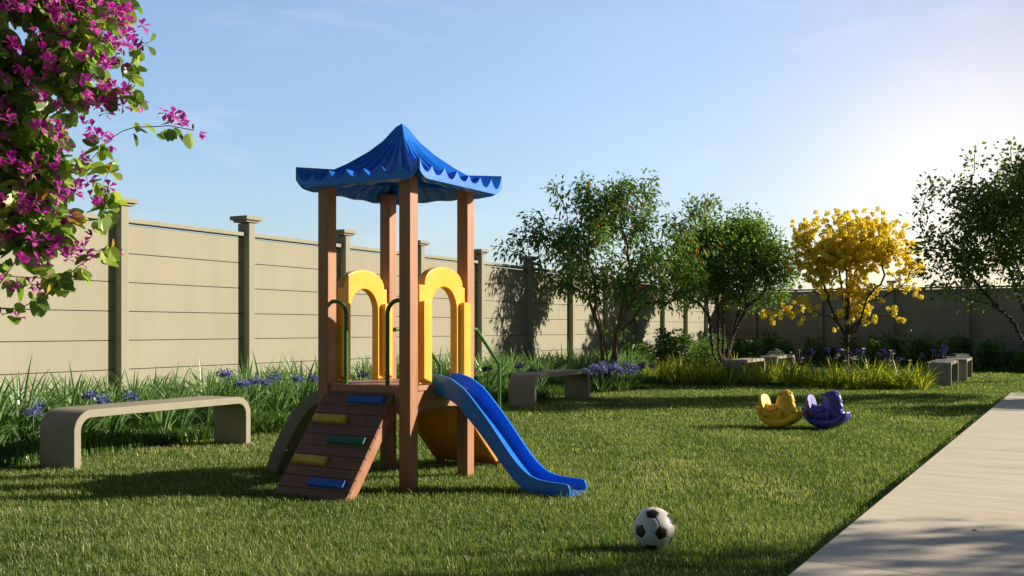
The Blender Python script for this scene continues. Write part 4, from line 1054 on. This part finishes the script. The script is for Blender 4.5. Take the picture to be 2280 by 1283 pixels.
for ci, c in enumerate(ch):
    src = ordr[ci]; issp = src >= len(at)
    seg = c if not issp else c
    nlv = 27 if not issp else 10
    for _ in range(nlv):
        f_ = rs.uniform(0.25, 0.97) if not issp else rs.uniform(0.3, 0.86)
        i = seg[min(len(seg) - 1, int(f_ * len(seg)))]
        ax = (nodes[i] - nodes[par[i]]).normalized(); off = Vector(rs.normal(0, 0.045 if not issp else 0.018, 3))
        P_.append(nodes[i] + off); D_.append(ax * 0.5 + off.normalized() * 0.5 + Vector(rs.normal(0, 0.35, 3)) + Vector((0, -0.15, -0.75)))
P_ = np.array([list(v) for v in P_]); D_ = np.array([list(v) for v in D_]); n = len(P_)
V_ = place(HEART[0], P_, D_, rs.uniform(-1.4, 1.4, n), 0.070 * rs.uniform(0.5, 1.3, n))
np_mesh('crown', V_, HEART[1], len(HEART[0]), n, M['bauleaf'], t5, rnd=rs.uniform(0, 1, n))
clus = [(185, 35, 62, 45, 20), (150, 70, 50, 40, 14), (285, 55, 26, 22, 5), (285, 45, 14, 14, 3), (255, 100, 22, 16, 4), (165, 165, 55, 30, 16), (210, 140, 40, 28, 8), (262, 152, 26, 12, 5), (305, 112, 18, 9, 4), (235, 210, 22, 18, 6), (250, 238, 24, 18, 6), (290, 216, 16, 16, 5), (60, 140, 60, 40, 12), (50, 180, 50, 30, 9), (125, 240, 50, 24, 9), (215, 300, 22, 22, 5), (130, 300, 26, 16, 4), (418, 283, 8, 8, 3), (398, 268, 8, 8, 2), (100, 370, 60, 30, 14), (120, 400, 50, 30, 10), (50, 390, 40, 20, 7), (50, 430, 34, 22, 8), (85, 460, 26, 16, 5), (15, 330, 26, 30, 5), (30, 530, 26, 14, 4), (150, 500, 40, 20, 8), (205, 560, 38, 14, 10), (160, 570, 34, 18, 8), (110, 585, 34, 22, 9), (85, 640, 24, 14, 5), (135, 545, 20, 20, 5), (190, 440, 20, 12, 4), (225, 425, 14, 8, 2), (240, 465, 14, 8, 3), (60, 50, 30, 30, 4), (30, 20, 30, 20, 3), (5, 700, 8, 18, 3), (30, 255, 30, 24, 4), (180, 355, 20, 14, 3), (20, 470, 30, 26, 5), (140, 20, 30, 20, 6), (230, 20, 30, 22, 7)]
PT = [(0, 0, 0), (-0.10, 0.35, 0.04), (0, 0.4, -0.03), (0.10, 0.35, 0.04), (-0.27, 0.64, 0.12), (0, 0.70, 0.04), (0.27, 0.64, 0.12), (0, 1.0, -0.04)]
PF = [(0, 2, 1), (0, 3, 2), (1, 2, 5, 4), (2, 3, 6, 5), (4, 5, 7), (5, 6, 7)]
P_, D_, Rl, Sz, RN = [], [], [], [], []
for (x, y, rx_, ry_, nf) in clus:
    c = PX(x, y, D5 - 0.12); sc2 = D5 / F
    for _ in range(int(nf * (0.52 if nf > 6 else 1.8))):
        v = Vector((rs.normal(0, 0.5) * rx_ * sc2, rs.normal(-0.08, 0.12), rs.normal(0, 0.5) * ry_ * sc2))
        fd = Vector((0.35, -0.7, 0.3)) + Vector(rs.normal(0, 0.55, 3)); fd.normalize()
        tx = fd.orthogonal().normalized(); ty = fd.cross(tx); ph0 = rs.uniform(0, 6.28); fr_ = rs.uniform(0, 0.7); op = rs.uniform(0.35, 0.9)
        for kk in range(5):
            a = ph0 + 2 * math.pi * kk / 5 + rs.normal(0, 0.12)
            d_ = (tx * math.cos(a) + ty * math.sin(a)) * op + fd * (1.15 - op)
            P_.append(list(c + v - rel(t5, [Vector()])[0] * 0 - t5.location)); D_.append(list(d_)); Rl.append(rs.uniform(-0.5, 0.5)); Sz.append(0.050 * rs.uniform(0.75, 1.15)); RN.append(min(1, fr_ + rs.uniform(0, 0.3)))
V_ = place(PT, np.array(P_), np.array(D_), np.array(Rl), np.array(Sz))
np_mesh('blossom', V_, PF, 8, len(P_), M['bauflower'], t5, rnd=RN, smooth=True)
mb = MB()
for (x, y) in ((300, 98), (318, 108), (276, 118), (258, 35), (430, 282), (245, 222), (170, 610), (168, 618), (296, 222), (240, 420), (205, 6), (150, 260)):
    p = PX(x, y, D5 - 0.15) - t5.location; mb.ball(p, 0.006, 0.006, 0.014, nu=6, nv=5)
bo_ = mb.build('bud', M['bark'], t5, smooth=180); bo_['kind'] = 'stuff'

# trees standing right of the frame whose shade falls over the lawn and the path
rs = np.random.RandomState(3)
def shade_tree(x, y, hgt, rad_, label, nlv, z0):
    t = tree_root('shade_tree', Vector((x, y, 0)), label, 'trees right of the path')
    att = []
    for _ in range(70):
        v = rs.normal(0, 1, 3); v /= np.linalg.norm(v); v *= rs.uniform(0.2, 1) ** 0.5
        att.append(Vector((v[0] * rad_, v[1] * rad_, z0 + (hgt - z0) * (0.5 + 0.5 * v[2]))))
    tr = [[Vector((0, 0, 0)), Vector((0.05, 0, z0 * 0.5)), Vector((0, 0.05, z0)), Vector((0.02, 0, z0 + (hgt - z0) * 0.4))]]
    nodes, par, ch = grow(tr, att, rs, 0.3, 0.03, 0.4)
    tree_mesh('trunk', nodes, par, M['bark'], t, 0.01, 0.42, 0.12)
    leaves_on(nodes, par, ch, rs, nlv, 0.7, 0.16, 0.16, M['smallleaf'], 'crown', t, LEAF, 0.2)
    return t
shade_tree(13.2, 17.1, 6.7, 1.35, 'round leafy tree standing on the lawn far right beyond the path', 95, 2.0)
shade_tree(10.6, 6.0, 4.5, 1.05, 'slim leafy tree standing right beside the near part of the path', 15, 2.4)
shade_tree(14.0, 14.9, 3.5, 0.8, 'small leafy tree standing beside the far end of the path', 26, 2.0)

# ------------------------------------------------------------------ bed plants
def ribbon(mb, base, az, elev, L_, wd, curl, rs, nseg=6, rnd=0.5, fold=0.25):
    d = Vector((math.cos(az) * math.cos(elev), math.sin(az) * math.cos(elev), math.sin(elev)))
    side = Vector((-math.sin(az), math.cos(az), 0)); p = Vector(base); vs = []; e = elev
    for k in range(nseg + 1):
        t = k / nseg
        w_ = wd * (0.65 + 0.6 * t if t < 0.35 else 0.86 * (1 - ((t - 0.35) / 0.65) ** 1.7)) / 2
        nrm = Vector((-math.cos(az) * math.sin(e), -math.sin(az) * math.sin(e), math.cos(e)))
        if k == nseg: vs.append(p.copy())
        else: vs += [p - side * w_ + nrm * w_ * fold, p - nrm * w_ * fold, p + side * w_ + nrm * w_ * fold]
        e -= curl * (0.4 + 1.2 * t) / nseg
        p = p + Vector((math.cos(az) * math.cos(e), math.sin(az) * math.cos(e), math.sin(e))) * (L_ / nseg)
    fs = []
    for k in range(nseg - 1):
        a = 3 * k; fs += [(a, a + 1, a + 4, a + 3), (a + 1, a + 2, a + 5, a + 4)]
    a = 3 * (nseg - 1); fs += [(a, a + 1, a + 3), (a + 1, a + 2, a + 3)]
    mb.add(vs, fs, 0, rnd)
def strap_plant(name, rs, n, L0_, L1_, wd, mat, curl=(0.3, 1.3), el=(0.9, 1.5), spread=0.07, parent=None):
    mb = MB()
    for _ in range(n):
        az = rs.uniform(0, 6.283); r_ = spread * math.sqrt(rs.uniform())
        ribbon(mb, (r_ * math.cos(az), r_ * math.sin(az), 0), az + rs.normal(0, 0.3), rs.uniform(*el), rs.uniform(L0_, L1_), wd * rs.uniform(0.75, 1.2), rs.uniform(*curl), rs, 6, rs.uniform())
    return mb.build(name, mat, parent, rnd=True)
def scatter_copies(protos, spots, label, cat, group, rs, sc=(0.85, 1.15)):
    used = set()
    for i, (x, y) in enumerate(spots):
        p = protos[i % len(protos)]
        if id(p) in used: o = copy_tree(p)
        else: o = p; used.add(id(p))
        o.location = (x, y, 0); o.rotation_euler = (0, 0, rs.uniform(0, 6.28)); s_ = rs.uniform(*sc); o.scale = (s_, s_, s_ * rs.uniform(0.92, 1.08))
        tag(o, label if isinstance(label, str) else label(x, y), cat, group)
rs = np.random.RandomState(44)
pr = [strap_plant('strap_leaf_plant', rs, 40, 0.5, 0.86, 0.046, M['strap'], (0.2, 1.5), (0.95, 1.53)) for _ in range(5)]
sp = []
s = -5.2
while s < 14.2:
    for p0 in (0.28, 0.72, 1.12):
        if s > 12.2 and p0 < 0.5: continue
        v = WP(s + rs.uniform(-0.12, 0.12), p0 + rs.uniform(-0.12, 0.12)); sp.append((v.x, v.y))
    s += 0.36
def strap_label(x, y):
    s_, p_ = to_wall(x, y)
    if s_ < 2.6: return 'strap-leaved green plant in the dense bed behind the nearest bench'
    if s_ < 5.4: return 'strap-leaved green plant in the dense bed behind the play tower'
    return 'strap-leaved green plant in the dense bed behind the shaded bench'
scatter_copies(pr, sp, strap_label, 'plant', 'strap-leaved plants along the left wall', rs)

# agapanthus: leaves, stems and round flower heads
def aga(rs, heads, hh, fmat, lean=0.22):
    root = empty('agapanthus')
    strap_plant('leaves', rs, 16, 0.25, 0.45, 0.03, M['agaleaf'], (0.5, 1.6), (0.7, 1.4), 0.05, root)
    for _ in range(heads):
        a = rs.uniform(0, 6.28); r_ = rs.uniform(0.03, lean); h_ = hh * rs.uniform(0.86, 1.1)
        tip = Vector((math.cos(a) * r_, math.sin(a) * r_, h_))
        mb = MB(); mb.tube([(0.02 * math.cos(a), 0.02 * math.sin(a), 0), tip * 0.55 + Vector((0, 0, 0.05 * h_)), tip], [0.006, 0.005, 0.004], 5); sm = mb.build('flower_stem', M['stem'], root, smooth=180, rnd=True)
        n = 110; v = rs.normal(0, 1, (n, 3)); v[:, 2] = np.abs(v[:, 2]) * 0.9 - 0.35; v /= np.linalg.norm(v, axis=1, keepdims=True)
        P_ = np.array(tip)[None] + v * 0.062 * rs.uniform(0.05, 1.0, (n, 1))
        star = [(0, 0, 0), (-0.34, 0.75, 0.1), (0, 0.6, -0.05), (0.34, 0.75, 0.1), (-0.12, 1.0, 0.2), (0.12, 1.0, 0.2)]
        V_ = place(star, P_, v + rs.normal(0, 0.3, (n, 3)), rs.uniform(0, 6.28, n), 0.030 * rs.uniform(0.7, 1.2, n))
        np_mesh('flower_head', V_, [(0, 2, 1), (0, 3, 2), (1, 2, 4), (2, 3, 5), (2, 5, 4)], 6, n, fmat, sm, rnd=rs.uniform(0, 1, n))
    return root
def aga_group(px, D_jit, hh, heads, fmat, label, group, nproto=2):
    ps = [aga(rs, heads, hh, fmat) for _ in range(nproto)]
    spots = []
    for (x, y, D) in px: spots.append(((x - 1140) / F * D, D))
    scatter_copies(ps, spots, label, 'flower', group, rs, (0.92, 1.08))
aga_group([(15, 0, 8.55), (45, 0, 8.75), (75, 0, 8.6)], 0, 0.42, 1, M['agaflower'], 'blue agapanthus in bloom left of the nearest bench', 'agapanthus left of the nearest bench', 3)
aga_group([(180, 0, 9.0), (215, 0, 9.2), (245, 0, 9.3)], 0, 0.50, 1, M['agaflower'], 'blue agapanthus in bloom behind the left half of the nearest bench', 'agapanthus behind the left half of the nearest bench')
aga_group([(460, 0, 10.4), (532, 0, 10.6), (556, 0, 10.5), (572, 0, 10.9), (592, 0, 10.6), (622, 0, 11.0), (655, 0, 10.7), (682, 0, 11.0)], 0, 0.54, 1, M['agaflower'], 'blue agapanthus in bloom between the nearest bench and the play tower', 'agapanthus between bench and tower')
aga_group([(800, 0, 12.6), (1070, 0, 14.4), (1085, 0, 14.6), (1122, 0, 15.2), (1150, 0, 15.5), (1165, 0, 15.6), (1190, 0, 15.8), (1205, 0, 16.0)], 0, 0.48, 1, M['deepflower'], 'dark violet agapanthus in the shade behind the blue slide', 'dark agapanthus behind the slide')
aga_group([(1305, 0, 17.2), (1320, 0, 17.5), (1340, 0, 17.3), (1355, 0, 17.6), (1372, 0, 17.8), (1385, 0, 17.6), (1400, 0, 17.9), (1415, 0, 18.1), (1428, 0, 18.3), (1330, 0, 18.0), (1365, 0, 18.3)], 0, 0.42, 3, M['agaflower'], 'bright blue agapanthus at the foot of the red-fruited tree', 'agapanthus at the foot of the fruit tree')
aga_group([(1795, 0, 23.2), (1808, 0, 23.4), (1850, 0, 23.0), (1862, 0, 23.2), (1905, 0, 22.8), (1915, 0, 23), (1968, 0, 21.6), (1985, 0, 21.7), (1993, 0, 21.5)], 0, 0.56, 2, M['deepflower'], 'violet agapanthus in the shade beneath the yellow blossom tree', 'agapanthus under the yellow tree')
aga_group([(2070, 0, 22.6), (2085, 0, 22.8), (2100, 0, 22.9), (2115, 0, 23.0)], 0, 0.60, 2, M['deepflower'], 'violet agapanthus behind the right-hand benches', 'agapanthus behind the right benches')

# arching yellow-green clumps with white flowers
def clump(rs, flowers):
    root = empty('iris_clump')
    strap_plant('leaves', rs, 70, 0.32, 0.72, 0.03, M['clump'], (0.1, 1.1), (0.55, 1.5), 0.13, root)
    for _ in range(flowers):
        a = rs.uniform(0, 6.28); r_ = rs.uniform(0.05, 0.35); h_ = rs.uniform(0.45, 0.78)
        tip = Vector((math.cos(a) * r_, math.sin(a) * r_, h_))
        mb = MB(); mb.tube([(0, 0, 0), tip * 0.6 + Vector((0, 0, 0.05)), tip], 0.004, 4); sm = mb.build('flower_stem', M['stem'], root, smooth=180, rnd=True)
        n = 6; an = np.arange(n) * 2 * np.pi / 6 + rs.uniform(0, 1)
        d_ = np.stack([np.cos(an), np.sin(an), rs.uniform(0.0, 0.8, n)], 1)
        V_ = place(PT, np.tile(np.array(tip), (n, 1)), d_, rs.uniform(-.3, .3, n), np.full(n, 0.055))
        np_mesh('white_flower', V_, PF, 8, n, M['whiteflower'], sm, rnd=rs.uniform(0, 1, n))
    return root
rs = np.random.RandomState(77)
ps = [clump(rs, 4), clump(rs, 0), clump(rs, 2), clump(rs, 6), clump(rs, 0)]
line = [(1455, 852), (1480, 858), (1515, 860), (1548, 862), (1585, 863), (1625, 865), (1660, 864), (1695, 862), (1730, 856), (1765, 864), (1800, 868), (1835, 870), (1870, 871), (1910, 872), (1950, 873), (1985, 873), (2020, 874), (2055, 874), (1520, 846), (1640, 848), (1780, 853), (1900, 858), (2000, 860)]
spots = []
for x, y in line:
    g = G(x, y - 5); spots.append((g.x, g.y + 0.15))
def clump_label(x, y):
    px_ = 1140 + x / y * F
    if px_ > 2040: return 'yellow-green iris clump at the right end of the row, beside the right-hand bench'
    if px_ < 1560: return 'yellow-green iris clump in the left part of the row, right of the blue agapanthus'
    if px_ < 1745: return 'yellow-green iris clump in front of the book-topped bench'
    return 'yellow-green iris clump in the row behind the rocking horses'
scatter_copies(ps, spots, clump_label, 'plant', 'yellow-green iris clumps along the lawn edge', rs, (0.8, 1.12))

# hedge shrubs
def shrub(rs, hgt, wid):
    root = empty('hedge_shrub'); mb = MB(); P_, D_ = [], []
    for k in range(7):
        a = rs.uniform(0, 6.28); r_ = rs.uniform(0, wid * 0.3); th_ = hgt * rs.uniform(0.65, 1.0)
        tip = Vector((math.cos(a) * r_ * 1.4, math.sin(a) * r_ * 1.4, th_))
        mb.tube([(0.03 * math.cos(a), 0.03 * math.sin(a), 0), tip * 0.5, tip], [0.014, 0.01, 0.004], 5, cap=False)
        n = 130; t = rs.uniform(0.08, 1.0, n)
        rr = wid * 0.34 * np.sqrt(np.maximum(0.02, 1 - t ** 2.2)) * rs.uniform(0.5, 1.05, n); an = rs.uniform(0, 6.28, n)
        base = np.array(tip)[None] * t[:, None]
        P_.append(base + np.stack([np.cos(an) * rr, np.sin(an) * rr, np.zeros(n)], 1)); D_.append(np.stack([np.cos(an), np.sin(an), rs.uniform(0.0, 1.3, n)], 1) + rs.normal(0, .3, (n, 3)))
    mb.build('stem', M['bark'], root, smooth=180)
    P_ = np.concatenate(P_); D_ = np.concatenate(D_); n = len(P_)
    V_ = place(LEAF[0], P_, D_, rs.uniform(-.8, .8, n), 0.10 * rs.uniform(0.6, 1.3, n))
    np_mesh('foliage', V_, LEAF[1], 5, n, M['hedge'], root, rnd=rs.uniform(0, 1, n))
    return root
rs = np.random.RandomState(12)
ps = [shrub(rs, 0.95, 0.75), shrub(rs, 0.8, 0.8), shrub(rs, 1.1, 0.8), shrub(rs, 0.9, 0.6)]
spots = []
for s in np.arange(13.6, 23.6, 0.62):
    v = WP(s + rs.uniform(-.1, .1), 0.75 + rs.uniform(-.2, .2)); spots.append((v.x, v.y))
for p in np.arange(1.2, 15.5, 0.62):
    v = WP(22.9 + rs.uniform(-.25, .25) - (0.5 if p > 8 else 0), p + rs.uniform(-.15, .15)); spots.append((v.x, v.y))
for p in np.arange(1.6, 15.5, 0.9):
    v = WP(22.0 + rs.uniform(-.25, .25) - (0.4 if p > 8 else 0), p + rs.uniform(-.2, .2)); spots.append((v.x, v.y))
def shrub_label(x, y):
    s_, p_ = to_wall(x, y)
    if p_ < 1.1: return 'leafy dark green hedge shrub along the left wall behind the iris row'
    if p_ > 9: return 'dark green hedge shrub before the far wall, right of the benches'
    return 'dark green hedge shrub along the shaded far wall beneath the yellow tree'
scatter_copies(ps, spots, shrub_label, 'shrub', 'hedge shrubs along the walls', rs, (0.8, 1.2))

# fallen leaves
rs = np.random.RandomState(2)
for i, (x, y, z, l) in enumerate([(2180, 1187, 0.099, 'dry brown leaf lying alone on the concrete path'), (2005, 1073, 0.05, 'dry leaf in the grass right beside the path edge'), (2030, 945, 0.05, 'brown leaf lying on the lawn right of the blue rocking horse'), (2082, 953, 0.05, 'brown leaf on the lawn nearest the far end of the path'), (1740, 1060, 0.05, 'dry leaf lying on the open lawn below the rocking horses')]):
    g = G(x, y, z); V_ = place(LEAF[0], np.array([[0, 0, 0.0]]), np.array([[rs.normal(), rs.normal(), 0.15]]), np.array([0.3]), np.array([0.05]))
    o = np_mesh('fallen_leaf', V_, LEAF[1], 5, 1, M['deadleaf'], rnd=[rs.uniform()]); o.location = (g.x, g.y, z + 0.004); tag(o, l, 'leaf')
